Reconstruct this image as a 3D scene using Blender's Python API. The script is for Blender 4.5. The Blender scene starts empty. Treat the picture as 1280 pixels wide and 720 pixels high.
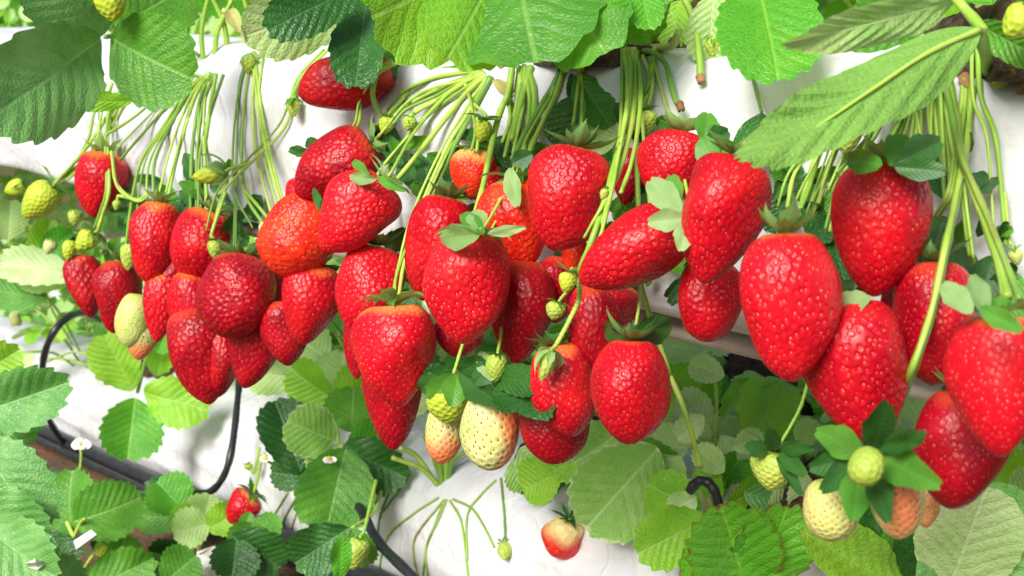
import bpy, math, random
import numpy as np
from mathutils import Vector, Matrix, Quaternion

rng = np.random.default_rng(7)
random.seed(7)
S = bpy.context.scene
C = S.collection

# ------------------------------------------------------------------ camera, world, sun, exposure
F = 640 / math.tan(math.radians(22.5))          # focal length in photo pixels (1280 wide)
PITCH = math.radians(11.35)
CAMZ = 0.80
cam_d = bpy.data.cameras.new('camera'); cam = bpy.data.objects.new('camera', cam_d); C.objects.link(cam)
cam_d.sensor_width = 36; cam_d.lens = 18 / math.tan(math.radians(22.5))
cam_d.clip_start = 0.02; cam_d.clip_end = 200
cam.location = (0, 0, CAMZ); cam.rotation_euler = (math.pi/2 - PITCH, 0, 0)
cam_d.dof.use_dof = True; cam_d.dof.focus_distance = 0.66; cam_d.dof.aperture_fstop = 22
S.camera = cam

SUN_EL, SUN_AZ = math.radians(38), math.radians(-150)   # azimuth clockwise from +Y: behind the camera's left shoulder
world = bpy.data.worlds.new('World'); S.world = world; world.use_nodes = True
wn = world.node_tree.nodes; wl = world.node_tree.links
bg = wn['Background']; sky = wn.new('ShaderNodeTexSky'); sky.sky_type = 'NISHITA'; sky.sun_disc = False
sky.sun_elevation = SUN_EL; sky.sun_rotation = SUN_AZ
sky.air_density = 1.0; sky.dust_density = 3.0
wl.new(sky.outputs[0], bg.inputs[0]); bg.inputs[1].default_value = 0.08
sun_d = bpy.data.lights.new('sun', 'SUN'); sun = bpy.data.objects.new('sun', sun_d); C.objects.link(sun)
sun_d.energy = 3.8; sun_d.angle = math.radians(28); sun_d.color = (1.0, 0.96, 0.9)
sdir = Vector((math.sin(SUN_AZ)*math.cos(SUN_EL), math.cos(SUN_AZ)*math.cos(SUN_EL), math.sin(SUN_EL)))
sun.rotation_euler = sdir.to_track_quat('Z', 'Y').to_euler()
S.view_settings.view_transform = 'Standard'; S.view_settings.look = 'None'
S.view_settings.exposure = 0.58; S.view_settings.gamma = 1.0
S.cycles.max_bounces = 8; S.cycles.transmission_bounces = 6; S.cycles.transparent_max_bounces = 4

FWD = Vector((0, math.cos(PITCH), -math.sin(PITCH))); UP = Vector((0, math.sin(PITCH), math.cos(PITCH)))
CAM = Vector((0, 0, CAMZ)); Z = Vector((0, 0, 1))
def P(px, py, d):
    return CAM + Vector((1, 0, 0))*((px-640)/F*d) + UP*(-(py-360)/F*d) + FWD*d
def DG(x):   # depth of the upper bag's front face where the view through photo column x meets it
    return 1/(0.714 + (1.923-0.714)*x/1280)
def DL(x):   # same for the lower bag
    return 1165/(max(x, -150)+468)

# ------------------------------------------------------------------ helpers
def tag(o, label=None, cat=None, group=None, kind=None):
    if label: o['label'] = label
    if cat: o['category'] = cat
    if group: o['group'] = group
    if kind: o['kind'] = kind
    return o
def empty(name, loc, parent=None):
    o = bpy.data.objects.new(name, None); C.objects.link(o); o.location = loc; o.empty_display_size = .01
    return o
def mesh_obj(name, verts, faces, mat, parent=None, origin=None, attrs=None, smooth=True, matidx=None):
    """verts (n,3) world coordinates; origin is subtracted so that the object sits at its place"""
    v = np.asarray(verts, dtype=np.float32).reshape(-1, 3)
    org = Vector(origin) if origin is not None else Vector((0, 0, 0))
    me = bpy.data.meshes.new(name)
    vv = v - np.array(org, dtype=np.float32)
    me.vertices.add(len(vv)); me.vertices.foreach_set('co', vv.ravel())
    f = np.asarray(faces, dtype=np.int32)
    if f.ndim == 2:
        n, k = f.shape
        me.loops.add(n*k); me.loops.foreach_set('vertex_index', f.ravel())
        me.polygons.add(n); me.polygons.foreach_set('loop_start', np.arange(0, n*k, k, dtype=np.int32))
    if smooth: me.polygons.foreach_set('use_smooth', np.ones(len(me.polygons), dtype=bool))
    for m in (mat if isinstance(mat, (list, tuple)) else [mat]): me.materials.append(m)
    if matidx is not None: me.polygons.foreach_set('material_index', np.asarray(matidx, dtype=np.int32))
    if attrs:
        for k_, a in attrs.items():
            a = np.asarray(a, dtype=np.float32)
            if a.ndim == 1:
                at = me.attributes.new(k_, 'FLOAT', 'POINT'); at.data.foreach_set('value', a)
            else:
                at = me.attributes.new(k_, 'FLOAT_VECTOR', 'POINT'); at.data.foreach_set('vector', a.ravel())
    me.update(); me.validate()
    o = bpy.data.objects.new(name, me); C.objects.link(o)
    if parent is not None:
        o.parent = parent
        base = Vector(parent.location) if parent.parent is None else Vector(parent.parent.location) + Vector(parent.location)
        o.location = org - base
    else:
        o.location = org
    return o
def copy_tree(o, parent=None):
    c = o.copy(); C.objects.link(c)
    if parent is not None: c.parent = parent
    for ch in list(o.children): copy_tree(ch, c)
    return c
def catmull(pts, n=8):
    pts = [Vector(p) for p in pts]
    if len(pts) == 2: pts = [pts[0], (pts[0]+pts[1])/2, pts[1]]
    q = [pts[0]*2-pts[1]] + pts + [pts[-1]*2-pts[-2]]
    out = []
    for i in range(1, len(q)-2):
        for k in range(n):
            t = k/n; a, b, c, d = q[i-1], q[i], q[i+1], q[i+2]
            out.append(0.5*((2*b) + (c-a)*t + (2*a-5*b+4*c-d)*t*t + (3*b-a-3*c+d)*t*t*t))
    out.append(pts[-1]); return out
def tube_geo(path, r0, r1=None, seg=8, knob=0.0):
    r1 = r0 if r1 is None else r1
    n = len(path); V = []; Fq = []
    ref = Vector((0.3, 0.2, 1)).normalized()
    prevx = None
    for i, p in enumerate(path):
        t = (path[min(i+1, n-1)] - path[max(i-1, 0)])
        t = t.normalized() if t.length > 1e-9 else Vector((0, 0, 1))
        x = prevx if prevx is not None else (ref.cross(t) if abs(ref.dot(t)) < .95 else Vector((1, 0, 0)).cross(t))
        x = (x - t*x.dot(t)).normalized(); prevx = x; y = t.cross(x)
        r = r0 + (r1-r0)*i/(n-1)
        r *= 1 + knob*math.sin(i*1.7)*.5 + .07*math.sin(i*.9+n) + .05*math.sin(i*.37)
        for k in range(seg):
            a = 2*math.pi*k/seg; V.append(p + x*(r*math.cos(a)) + y*(r*math.sin(a)))
    for i in range(n-1):
        for k in range(seg):
            k2 = (k+1) % seg; Fq.append((i*seg+k, i*seg+k2, (i+1)*seg+k2, (i+1)*seg+k))
    for base, rev in ((0, True), ((n-1)*seg, False)):
        cidx = len(V); V.append(path[0] if base == 0 else path[-1])
        for k in range(seg):
            k2 = (k+1) % seg
            Fq.append((cidx, base+k2, base+k, base+k) if rev else (cidx, base+k, base+k2, base+k2))
    return V, Fq
def polys(me_name, V, faces, mat, parent, origin):
    """tubes have degenerate quads at their caps: turned into triangles here"""
    me = bpy.data.meshes.new(me_name)
    org = Vector(origin)
    fs = [tuple(dict.fromkeys(f)) for f in faces]
    me.from_pydata([tuple(Vector(v)-org) for v in V], [], fs)
    me.polygons.foreach_set('use_smooth', np.ones(len(me.polygons), dtype=bool))
    for m in (mat if isinstance(mat, (list, tuple)) else [mat]): me.materials.append(m)
    me.update()
    o = bpy.data.objects.new(me_name, me); C.objects.link(o)
    if parent is not None:
        o.parent = parent
        base = Vector(parent.location) if parent.parent is None else Vector(parent.parent.location) + Vector(parent.location)
        o.location = org - base
    else: o.location = org
    return o
def tube(name, pts, r0, mat, parent=None, r1=None, seg=8, n=8, knob=0.0):
    path = catmull(pts, n)
    V, Fq = tube_geo(path, r0, r1, seg, knob)
    return polys(name, V, Fq, mat, parent, path[0])

# ------------------------------------------------------------------ materials
class N:
    def __init__(s, name):
        s.m = bpy.data.materials.new(name); s.m.use_nodes = True; s.t = s.m.node_tree; s.n = s.t.nodes
        s.b = s.n['Principled BSDF']; s.out = s.n['Material Output']
    def new(s, typ, **kw):
        nd = s.n.new(typ)
        for k, v in kw.items(): setattr(nd, k, v)
        return nd
    def ln(s, a, b): s.t.links.new(a, b)
    def val(s, sock, v):
        if hasattr(v, 'is_output'): s.ln(v, sock)
        else: sock.default_value = v
    def math(s, op, a, b=0.0, c=None):
        nd = s.new('ShaderNodeMath', operation=op); s.val(nd.inputs[0], a); s.val(nd.inputs[1], b)
        if c is not None: s.val(nd.inputs[2], c)
        return nd.outputs[0]
    def mix(s, f, a, b):
        nd = s.new('ShaderNodeMix', data_type='RGBA'); s.val(nd.inputs[0], f)
        s.val(nd.inputs[6], a if hasattr(a, 'is_output') else (*a, 1)); s.val(nd.inputs[7], b if hasattr(b, 'is_output') else (*b, 1))
        return nd.outputs[2]
    def noise(s, scale, detail=2, vec=None, rough=.5):
        nd = s.new('ShaderNodeTexNoise'); nd.inputs['Scale'].default_value = scale; nd.inputs['Detail'].default_value = detail
        nd.inputs['Roughness'].default_value = rough
        if vec is None: vec = s.new('ShaderNodeTexCoord').outputs['Object']
        s.ln(vec, nd.inputs['Vector']); return nd.outputs[0]
    def ramp(s, f, lo, hi):
        nd = s.new('ShaderNodeMapRange', interpolation_type='SMOOTHSTEP'); s.val(nd.inputs[0], f)
        nd.inputs[1].default_value = lo; nd.inputs[2].default_value = hi; return nd.outputs[0]
    def attr(s, nm): 
        nd = s.new('ShaderNodeAttribute', attribute_name=nm); return nd
    def bump(s, h, strength, dist=.001):
        nd = s.new('ShaderNodeBump'); nd.inputs['Strength'].default_value = strength; nd.inputs['Distance'].default_value = dist
        s.ln(h, nd.inputs['Height']); return nd.outputs[0]

def berry_mat(name, body, body2, shoulder, seed, blush=None, blush_amt=0, rough=.36, sss=.04, bdir=None):
    k = N(name)
    obj = k.new('ShaderNodeObjectInfo').outputs['Random']
    tc = k.new('ShaderNodeTexCoord').outputs['Object']
    off = k.new('ShaderNodeVectorMath', operation='ADD'); k.ln(tc, off.inputs[0])
    cmb = k.new('ShaderNodeCombineXYZ'); k.ln(obj, cmb.inputs[0]); k.ln(obj, cmb.inputs[2]); k.ln(cmb.outputs[0], off.inputs[1])
    vec = off.outputs[0]
    n1 = k.noise(70, 3, vec)
    c = k.mix(k.ramp(n1, .35, .65), body, body2)
    if blush is not None and bdir is not None:
        sx = k.new('ShaderNodeSeparateXYZ'); k.ln(tc, sx.inputs[0])
        c = k.mix(k.math('MULTIPLY', k.ramp(k.math('ADD', k.math('MULTIPLY', sx.outputs[bdir[0]], bdir[1]), k.math('MULTIPLY_ADD', k.noise(60, 2, vec), .016, -.008)), bdir[2], bdir[3]), blush_amt), c, blush)
    elif blush is not None:
        c = k.mix(k.math('MULTIPLY', k.ramp(k.noise(42, 2, vec), .44, .60), blush_amt), c, blush)
    if blush is None:
        c = k.mix(k.math('MULTIPLY', k.ramp(k.noise(38, 2, vec), .50, .72), .45), c, tuple(min(1, q*1.25+.012*(j==1)) for j, q in enumerate(body2)))
    c = k.mix(k.attr('pale').outputs['Fac'], c, shoulder)
    dim = k.attr('dimple').outputs['Fac']
    sd = k.ramp(k.attr('seed').outputs['Fac'], *((.06, .55) if blush is None else (.02, .22)))
    c = k.mix(k.math('MULTIPLY', sd, .7 if blush is None else 1.0), c, seed)
    k.ln(c, k.b.inputs['Base Color'])
    k.b.inputs['Roughness'].default_value = rough
    rr = k.math('MULTIPLY_ADD', k.noise(180, 2, vec), .18, rough-.09); k.ln(rr, k.b.inputs['Roughness'])
    k.b.inputs['Subsurface Weight'].default_value = sss
    k.b.inputs['Subsurface Radius'].default_value = (1, .25, .12); k.b.inputs['Subsurface Scale'].default_value = .003
    k.b.inputs['Specular IOR Level'].default_value = .30
    k.ln(k.bump(k.noise(900, 2, vec), .08, .0005), k.b.inputs['Normal'])
    return k.m
M = {}
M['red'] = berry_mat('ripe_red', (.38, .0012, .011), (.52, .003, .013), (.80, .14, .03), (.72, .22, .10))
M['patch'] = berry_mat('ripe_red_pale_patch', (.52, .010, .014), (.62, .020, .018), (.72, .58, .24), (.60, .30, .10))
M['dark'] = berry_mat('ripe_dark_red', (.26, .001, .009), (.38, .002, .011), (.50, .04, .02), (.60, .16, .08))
M['bright'] = berry_mat('ripe_bright_red', (.49, .0025, .014), (.62, .005, .016), (.86, .26, .07), (.88, .34, .18))
M['orange'] = berry_mat('ripening_orange_red', (.66, .011, .010), (.76, .040, .012), (.88, .40, .10), (.78, .42, .08))
M['blush'] = berry_mat('unripe_white_blush', (.58, .60, .26), (.50, .56, .18), (.48, .58, .20), (.22, .09, .02), (.74, .15, .06), .62, .42)
B_ = ((.58, .60, .26), (.50, .56, .18), (.48, .58, .20), (.20, .08, .02), (.74, .13, .05), .85, .42)
M['blush_right'] = berry_mat('unripe_white_blush_side', *B_, bdir=(0, 1, -.001, .011))
M['blush_low'] = berry_mat('unripe_white_blush_tip', *B_, bdir=(2, -1, .010, .026))
M['blush_mid'] = berry_mat('unripe_white_blush_middle', *B_, bdir=(1, -1, .003, .015))
M['pale'] = berry_mat('unripe_white_green', (.52, .60, .20), (.44, .56, .14), (.44, .55, .12), (.26, .14, .03), (.72, .40, .16), .3, .42)
M['green'] = berry_mat('unripe_green', (.38, .47, .08), (.30, .42, .06), (.36, .50, .08), (.30, .24, .04), rough=.45)
M['yellow'] = berry_mat('unripe_yellow_green', (.44, .52, .04), (.36, .48, .04), (.40, .52, .05), (.34, .30, .03), rough=.45)

def leaf_mat(name, top, top2, under, vein, transl=.3, rough=.42, margin=None, veinamt=.7):
    k = N(name)
    at = k.attr('leafco'); sx = k.new('ShaderNodeSeparateXYZ'); k.ln(at.outputs['Vector'], sx.inputs[0])
    ax = k.math('ABSOLUTE', sx.outputs[0]); y = sx.outputs[1]
    tc = k.new('ShaderNodeTexCoord').outputs['Object']
    v = k.math('MULTIPLY_ADD', k.math('MULTIPLY_ADD', ax, -.32, y), 9.0, k.math('MULTIPLY_ADD', k.noise(55, 2, tc), 1.1, -.55))
    fr = k.math('FRACT', v); d = k.math('ABSOLUTE', k.math('SUBTRACT', fr, .5))
    lat = k.math('SUBTRACT', 1.0, k.ramp(d, .01, .10))
    mid = k.math('SUBTRACT', 1.0, k.ramp(ax, .015, .06))
    # fine tertiary net
    tc = k.new('ShaderNodeTexCoord').outputs['Object']
    vo = k.new('ShaderNodeTexVoronoi', feature='DISTANCE_TO_EDGE'); vo.inputs['Scale'].default_value = 340; k.ln(tc, vo.inputs['Vector'])
    net = k.math('SUBTRACT', 1.0, k.ramp(vo.outputs['Distance'], .0, .18))
    vm = k.math('MAXIMUM', k.math('MULTIPLY', lat, .42), mid)
    vm = k.math('MAXIMUM', vm, k.math('MULTIPLY', net, .22))
    rnd = k.new('ShaderNodeObjectInfo').outputs['Random']
    big = k.ramp(k.math('ADD', k.noise(45, 3, tc), k.math('MULTIPLY_ADD', rnd, .3, -.15)), .32, .68)
    ct = k.mix(big, top, top2)
    ct = k.mix(k.math('MULTIPLY', vm, veinamt), ct, vein)
    cu = k.mix(big, under, tuple(min(1, u*1.15) for u in under)); cu = k.mix(k.math('MULTIPLY', vm, .6), cu, tuple(min(1, u*1.35) for u in under))
    if margin is not None:
        rim = k.math('MULTIPLY', k.ramp(k.math('ADD', sx.outputs[2], k.math('MULTIPLY_ADD', k.noise(160, 2, tc), .3, -.15)), *((.90, 1.03) if 'brown' in name else (.93, 1.04))), .85)
        ct = k.mix(rim, ct, margin); cu = k.mix(rim, cu, margin)
    spk = k.math('MULTIPLY', k.ramp(k.noise(75, 4, tc), .70, .76), .55); ct = k.mix(spk, ct, (.22, .17, .05))
    bf = k.new('ShaderNodeNewGeometry').outputs['Backfacing']
    c = k.mix(bf, ct, cu)
    k.ln(c, k.b.inputs['Base Color'])
    k.val(k.b.inputs['Roughness'], k.math('MULTIPLY_ADD', bf, .25, rough))
    hb = k.math('MULTIPLY_ADD', vm, -1.0, k.math('MULTIPLY', k.noise(150, 3, tc), 1.6))
    hb = k.math('ADD', hb, k.math('ADD', k.math('MULTIPLY', d, 1.5), k.math('MULTIPLY', vo.outputs['Distance'], 1.2)))
    nb = k.bump(hb, .12 if name.startswith('sepal') else .48, .0010); k.ln(nb, k.b.inputs['Normal'])
    tr = k.new('ShaderNodeBsdfTranslucent'); 
    hs = k.new('ShaderNodeHueSaturation'); hs.inputs['Saturation'].default_value = 1.1; hs.inputs['Value'].default_value = 1.7; hs.inputs['Hue'].default_value = .485
    k.ln(c, hs.inputs['Color']); k.ln(hs.outputs[0], tr.inputs[0]); k.ln(nb, tr.inputs['Normal'])
    mx = k.new('ShaderNodeMixShader'); mx.inputs[0].default_value = transl
    k.ln(k.b.outputs[0], mx.inputs[1]); k.ln(tr.outputs[0], mx.inputs[2]); k.ln(mx.outputs[0], k.out.inputs[0])
    return k.m
UND = (.28, .44, .14)
M['leaf'] = leaf_mat('leaf_mid_green', (.060, .245, .018), (.105, .320, .028), UND, (.20, .42, .09))
M['leaf_blue'] = leaf_mat('leaf_cool_green', (.085, .285, .055), (.170, .400, .105), UND, (.20, .42, .13), .2)
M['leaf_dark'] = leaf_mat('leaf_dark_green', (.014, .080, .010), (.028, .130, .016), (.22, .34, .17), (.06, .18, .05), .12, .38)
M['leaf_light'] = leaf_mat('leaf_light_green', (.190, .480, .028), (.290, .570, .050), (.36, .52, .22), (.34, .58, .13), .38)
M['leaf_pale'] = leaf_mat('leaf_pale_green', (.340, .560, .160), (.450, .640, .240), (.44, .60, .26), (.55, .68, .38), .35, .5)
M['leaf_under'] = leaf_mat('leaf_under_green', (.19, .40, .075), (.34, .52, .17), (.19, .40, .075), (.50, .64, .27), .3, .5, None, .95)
M['leaf_wash'] = leaf_mat('leaf_overexposed', (.42, .63, .22), (.58, .72, .38), (.50, .64, .32), (.66, .78, .48), .35, .5)  # washed-out brightness of overexposed leaves put into the base colour
M['leaf_fresh'] = leaf_mat('leaf_fresh_green', (.075, .340, .022), (.120, .420, .030), UND, (.22, .52, .07), .4)
M['leaf_rim'] = leaf_mat('leaf_pale_rim', (.230, .480, .085), (.380, .600, .190), UND, (.42, .64, .24), .35, .45, (.70, .78, .48))  # blade colour lightened to look strongly lit; the pale rim is its own
M['leaf_burnt'] = leaf_mat('leaf_brown_margin', (.080, .350, .022), (.120, .420, .028), UND, (.24, .52, .07), .4, .42, (.20, .07, .02))
M['sepal'] = leaf_mat('sepal_green', (.055, .215, .018), (.100, .300, .030), (.22, .38, .11), (.15, .34, .06), .2, .5, None, .4)
M['sepal_pale'] = leaf_mat('sepal_grey_green', (.20, .37, .11), (.28, .45, .17), (.32, .48, .20), (.32, .48, .19), .25, .55, None, .4)
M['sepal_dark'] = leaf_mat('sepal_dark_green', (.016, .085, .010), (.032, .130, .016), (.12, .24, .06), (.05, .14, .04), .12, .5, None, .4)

def stem_mat(name, a, b, rough=.45):
    k = N(name); rnd = k.new('ShaderNodeObjectInfo').outputs['Random']
    f = k.ramp(k.math('ADD', k.noise(60, 2), k.math('MULTIPLY_ADD', rnd, .5, -.25)), .3, .7)
    cc = k.mix(f, a, b); cc = k.mix(k.math('MULTIPLY', k.ramp(k.noise(22, 2), .58, .72), .35), cc, (.34, .20, .05))
    k.ln(cc, k.b.inputs['Base Color']); k.b.inputs['Roughness'].default_value = rough
    k.b.inputs['Subsurface Weight'].default_value = 0
    k.ln(k.bump(k.noise(1500, 2), .25, .0004), k.b.inputs['Normal']); return k.m
M['stem'] = stem_mat('stem_yellow_green', (.23, .42, .045), (.38, .55, .085))
M['stem_dark'] = stem_mat('stem_green', (.13, .28, .04), (.22, .38, .06))
M['stem_pale'] = stem_mat('stem_pale', (.52, .58, .20), (.60, .62, .28))
M['crown'] = stem_mat('crown_brown_green', (.26, .20, .07), (.34, .38, .10), .7)
M['dry'] = stem_mat('dry_brown', (.14, .06, .02), (.30, .16, .06), .8)

def film_mat(name, a, b):
    k = N(name); tc = k.new('ShaderNodeTexCoord').outputs['Object']
    n = k.noise(9, 4, tc)
    c = k.mix(k.ramp(n, .35, .7), a, b)
    rid = k.math('SUBTRACT', 1.0, k.ramp(k.math('ABSOLUTE', k.math('SUBTRACT', k.noise(11, 3, tc), .5)), .0, .035)); dirt = k.ramp(k.noise(70, 6, tc, .7), .60, .74); c = k.mix(k.math('MULTIPLY', dirt, .35), c, (.38, .34, .26))
    k.ln(c, k.b.inputs['Base Color']); k.b.inputs['Roughness'].default_value = .34
    w = k.noise(26, 5, tc, .55)
    wv = k.new('ShaderNodeTexNoise'); wv.inputs['Scale'].default_value = 14; wv.inputs['Detail'].default_value = 4; wv.inputs['Distortion'].default_value = 2.5; k.ln(tc, wv.inputs['Vector'])
    k.ln(k.bump(k.math('ADD', w, k.math('MULTIPLY_ADD', rid, .25, wv.outputs[0])), .24, .012), k.b.inputs['Normal'])
    return k.m
M['film'] = film_mat('white_film', (.68, .69, .70), (.60, .62, .65))
def plain(name, a, b, scale, rough, bump=0, bd=.002, spec=.5):
    k = N(name); n = k.noise(scale, 5)
    k.ln(k.mix(k.ramp(n, .35, .65), a, b), k.b.inputs['Base Color']); k.b.inputs['Roughness'].default_value = rough
    k.b.inputs['Specular IOR Level'].default_value = spec
    if bump: k.ln(k.bump(k.noise(scale*2.5, 5), bump, bd), k.b.inputs['Normal'])
    return k.m
M['soil'] = plain('potting_soil', (.028, .016, .010), (.10, .055, .032), 160, .9, 1.0, .004)
M['board'] = plain('gutter_board', (.60, .58, .50), (.52, .50, .43), 30, .6, .2)
M['hose'] = plain('black_hose', (.012, .013, .016), (.022, .024, .028), 80, .38, .1, .001)
M['petal'] = plain('white_petal', (.82, .82, .78), (.78, .78, .72), 200, .6, .1)
M['scrap'] = plain('white_scrap', (.78, .78, .76), (.66, .66, .62), 60, .5, .3)
k = N('ground_soil'); tc = k.new('ShaderNodeTexCoord').outputs['Object']
c = k.mix(k.ramp(k.noise(5, 5, tc), .4, .6), (.16, .065, .03), (.09, .055, .03)); c = k.mix(k.ramp(k.noise(11, 4, tc), .52, .62), c, (.07, .10, .03))
k.ln(c, k.b.inputs['Base Color']); k.b.inputs['Roughness'].default_value = .95; k.ln(k.bump(k.noise(90, 5, tc), .8, .01), k.b.inputs['Normal']); M['ground'] = k.m

# ------------------------------------------------------------------ the bags
def sweep_bag(name, A, B, extA, extB, prof, wr, nu, mat, parent, seed=0, origin=None):
    u = (B-A).normalized(); n = u.cross(Z); 
    if n.y < 0: n = -n
    n.normalize(); v = Vector((0, 0, 1))
    A2, B2 = A-u*extA, B+u*extB; L = (B2-A2).length
    pts = catmull([Vector((p[0], p[1], 0)) for p in prof]+[Vector((prof[0][0], prof[0][1], 0))], 6)[:-1]
    m = len(pts); r = np.random.default_rng(seed)
    ks = [(r.uniform(4, 40), r.uniform(3, 30), r.uniform(0, 6.28), r.uniform(.3, 1)) for _ in range(14)]
    V = np.zeros((nu+1, m, 3))
    cx = sum(p.x for p in pts)/m; cy = sum(p.y for p in pts)/m
    for i in range(nu+1):
        s = L*i/nu
        for j, p in enumerate(pts):
            w = sum(a/(.3+k1*.06)*math.sin(k1*s + k2*(p.x*1.2+p.y*1.5)*4 + ph) for k1, k2, ph, a in ks)/6
            sag = .012*math.sin(s*5+seed) * (1 if p.y > cy else .3)
            d = Vector((p.x-cx, p.y-cy, 0)).normalized()
            q = p + d*(wr*w) + Vector((0, sag*wr/.006, 0))*.4
            V[i, j] = A2 + u*s + n*q.x + v*q.y
    idx = np.arange((nu+1)*m).reshape(nu+1, m)
    a = idx[:-1, :]; b = idx[1:, :]
    Fq = np.stack([a, np.roll(a, -1, 1), np.roll(b, -1, 1), b], -1).reshape(-1, 4)
    return mesh_obj(name, V.reshape(-1, 3), Fq, mat, parent, origin=A if origin is None else origin), u, n
def soil_patch(parent, center, u, n, lu, ln_, h, mat, seed, name='soil'):
    r = np.random.default_rng(seed); nt, nr = 64, 16; V = []; 
    ph = r.uniform(0, 6.28, 6)
    for i in range(nr+1):
        rr = i/nr
        for k_ in range(nt):
            a = 2*math.pi*k_/nt
            e = 1 + .12*math.sin(3*a+ph[0]) + .08*math.sin(7*a+ph[1]) + .05*math.sin(13*a+ph[2])
            x, y = lu*rr*e*math.cos(a), ln_*rr*e*math.sin(a)
            z = h*(1-rr**2.5) + (r.normal(0, .0022) if i < nr else -.006)
            V.append(center + u*x + n*y + Vector((0, 0, z)))
    Fq = [(i*nt+k_, i*nt+(k_+1) % nt, (i+1)*nt+(k_+1) % nt, (i+1)*nt+k_) for i in range(nr) for k_ in range(nt)]
    return mesh_obj(name, [tuple(v) for v in V], Fq, mat, parent, origin=center)

# upper bag: its front bottom edge runs from far left to near right
uA, uB = P(0, 210, 1.40), P(1280, 507, .52)
ubag = empty('grow_bag', uA)
tag(ubag, 'upper raised grow bag wrapped in white film, behind the ripe hanging strawberries', 'grow bag')
prof = [(.012, .0), (.0, .008), (-.002, .05), (.002, .095), (.008, .118), (.020, .134), (.040, .144), (.075, .150), (.12, .152), (.165, .142), (.19, .11), (.195, .05), (.185, .004), (.10, -.004)]
_, uu, un = sweep_bag('film', uA, uB, 1.2, .25, prof, .0050, 320, M['film'], ubag, 3)
# board that carries the bag
bv = []
A2, B2 = uA+uu*.42, uB+uu*.25
for q in (A2, B2):
    for (dn, dz) in ((.018, -.004), (.175, -.004), (.175, -.010), (.018, -.010)): bv.append(q+un*dn+Z*dz-Z*.004)
mesh_obj('support_board', [tuple(v) for v in bv], [(0, 1, 5, 4), (1, 2, 6, 5), (2, 3, 7, 6), (3, 0, 4, 7)], M['board'], ubag, origin=uA, smooth=False)
def on_upper(px, nn, zz):   # point on the upper bag under photo column px
    D = DG(px); q = P(px, 210+.232*px, D); return q + un*nn + Z*zz
for px, lu, ln_, nn in ((312, .075, .05, .075), (690, .10, .058, .070), (1245, .085, .060, .062)):
    soil_patch(ubag, on_upper(px, nn, .140), uu, un, lu, ln_, .034, M['soil'], int(px))

# lower bag
lA, lB = P(25, 525, 2.36), P(390, 688, 1.36)
lbag = empty('grow_bag', lA)
tag(lbag, 'lower grow bag wrapped in white film, black pipe along its foot', 'grow bag')
prof2 = [(.02, .0), (.0, .01), (-.008, .045), (.004, .09), (.028, .122), (.065, .142), (.11, .150), (.16, .140), (.20, .11), (.215, .05), (.20, .004), (.10, -.003)]
_, lu_, ln2 = sweep_bag('film', lA, lB, 2.5, .9, prof2, .006, 320, M['film'], lbag, 5)
def on_lower(px, nn, zz):
    # front foot line, photo column px
    D = DL(px); q = P(px, 514+.441*px, D); return q + ln2*nn + Z*zz
for px, lu2 in ((655, .085), (160, .06), (930, .07)):
    soil_patch(lbag, on_lower(px, .080, .142), lu_, ln2, lu2, .050, .036, M['soil'], 77+int(px))

from mathutils.bvhtree import BVHTree
_films = []
for _b in (ubag, lbag):
    for _o in _b.children:
        if _o.name.startswith(('film', 'soil')):
            _off = Vector(_b.location)+Vector(_o.location)
            _films.append(BVHTree.FromPolygons([v.co+_off for v in _o.data.vertices], [tuple(p.vertices) for p in _o.data.polygons]))
def surf(px, py):     # depth of the nearest bag surface seen at a photo pixel
    d = (P(px, py, 1.0)-CAM); ln_ = d.length; d = d/ln_; best = None
    for t in _films:
        h = t.ray_cast(CAM, d)
        if h[0] is not None and (best is None or h[3]/ln_ < best): best = h[3]/ln_
    return best
def fit(p, gap=.004):
    h = surf(p[0], p[1]); return (p[0], p[1], min(p[2], h-gap)) if h else p
def fitpath(pts, gap=.004, free=0, n=5):
    """pts run from the fruit to the crown (or the other way round): the last 'free' points may go behind the film's edge"""
    q = catmull([Vector((p[0], p[1], p[2]*1000)) for p in pts], n)
    m = len(q)-free*n if free >= 0 else len(q)
    out = []
    for i, v in enumerate(q):
        p = (v.x, v.y, v.z/1000); out.append(fit(p, gap) if i < m else p)
    return out

# ------------------------------------------------------------------ ground (a sheet through the lower bag's foot) and rows behind
G0 = lA - Z*.006
def gz(x, y):   # height of the ground: follows the bag's slope along the row
    d = (Vector((x, y, 0)) - Vector((lA.x, lA.y, 0))); uh = Vector((lu_.x, lu_.y, 0)).normalized()
    s = d.dot(uh); s = max(-3.0, min(1.6, s)); return G0.z + s*lu_.z/Vector((lu_.x, lu_.y, 0)).length
gx = np.concatenate([np.linspace(-60, -6, 10)[:-1], np.linspace(-6, 6, 90), np.linspace(6, 60, 10)[1:]])
gy = np.concatenate([np.linspace(-20, -1, 5)[:-1], np.linspace(-1, 9, 90), np.linspace(9, 110, 12)[1:]])
V = []; 
for yy in gy:
    for xx in gx:
        V.append((xx, yy, gz(xx, yy) + .006*math.sin(xx*17+yy*5)*math.sin(yy*13) - .008))
W_ = len(gx); Fq = [(j*W_+i, j*W_+i+1, (j+1)*W_+i+1, (j+1)*W_+i) for j in range(len(gy)-1) for i in range(W_-1)]
tag(mesh_obj('ground', V, Fq, M['ground']), kind='structure')
bank = soil_patch(None, P(958, 520, 1.11), uu, un, .070, .05, .062, M['soil'], 5, 'soil_bank'); tag(bank, kind='structure')
# further bags in the rows behind
for i, (dn, lab) in enumerate(((.75, 'white film grow bag on the ground just behind the lower bag'), (1.6, 'white film grow bag far back between blurred plants'))):
    b = empty('grow_bag', lA + ln2*dn); tag(b, lab, 'grow bag')
    sweep_bag('film', lA+ln2*dn, lB+ln2*dn, 3.0, .9, prof2, .006, 120, M['film'], b, 11+i)

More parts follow.
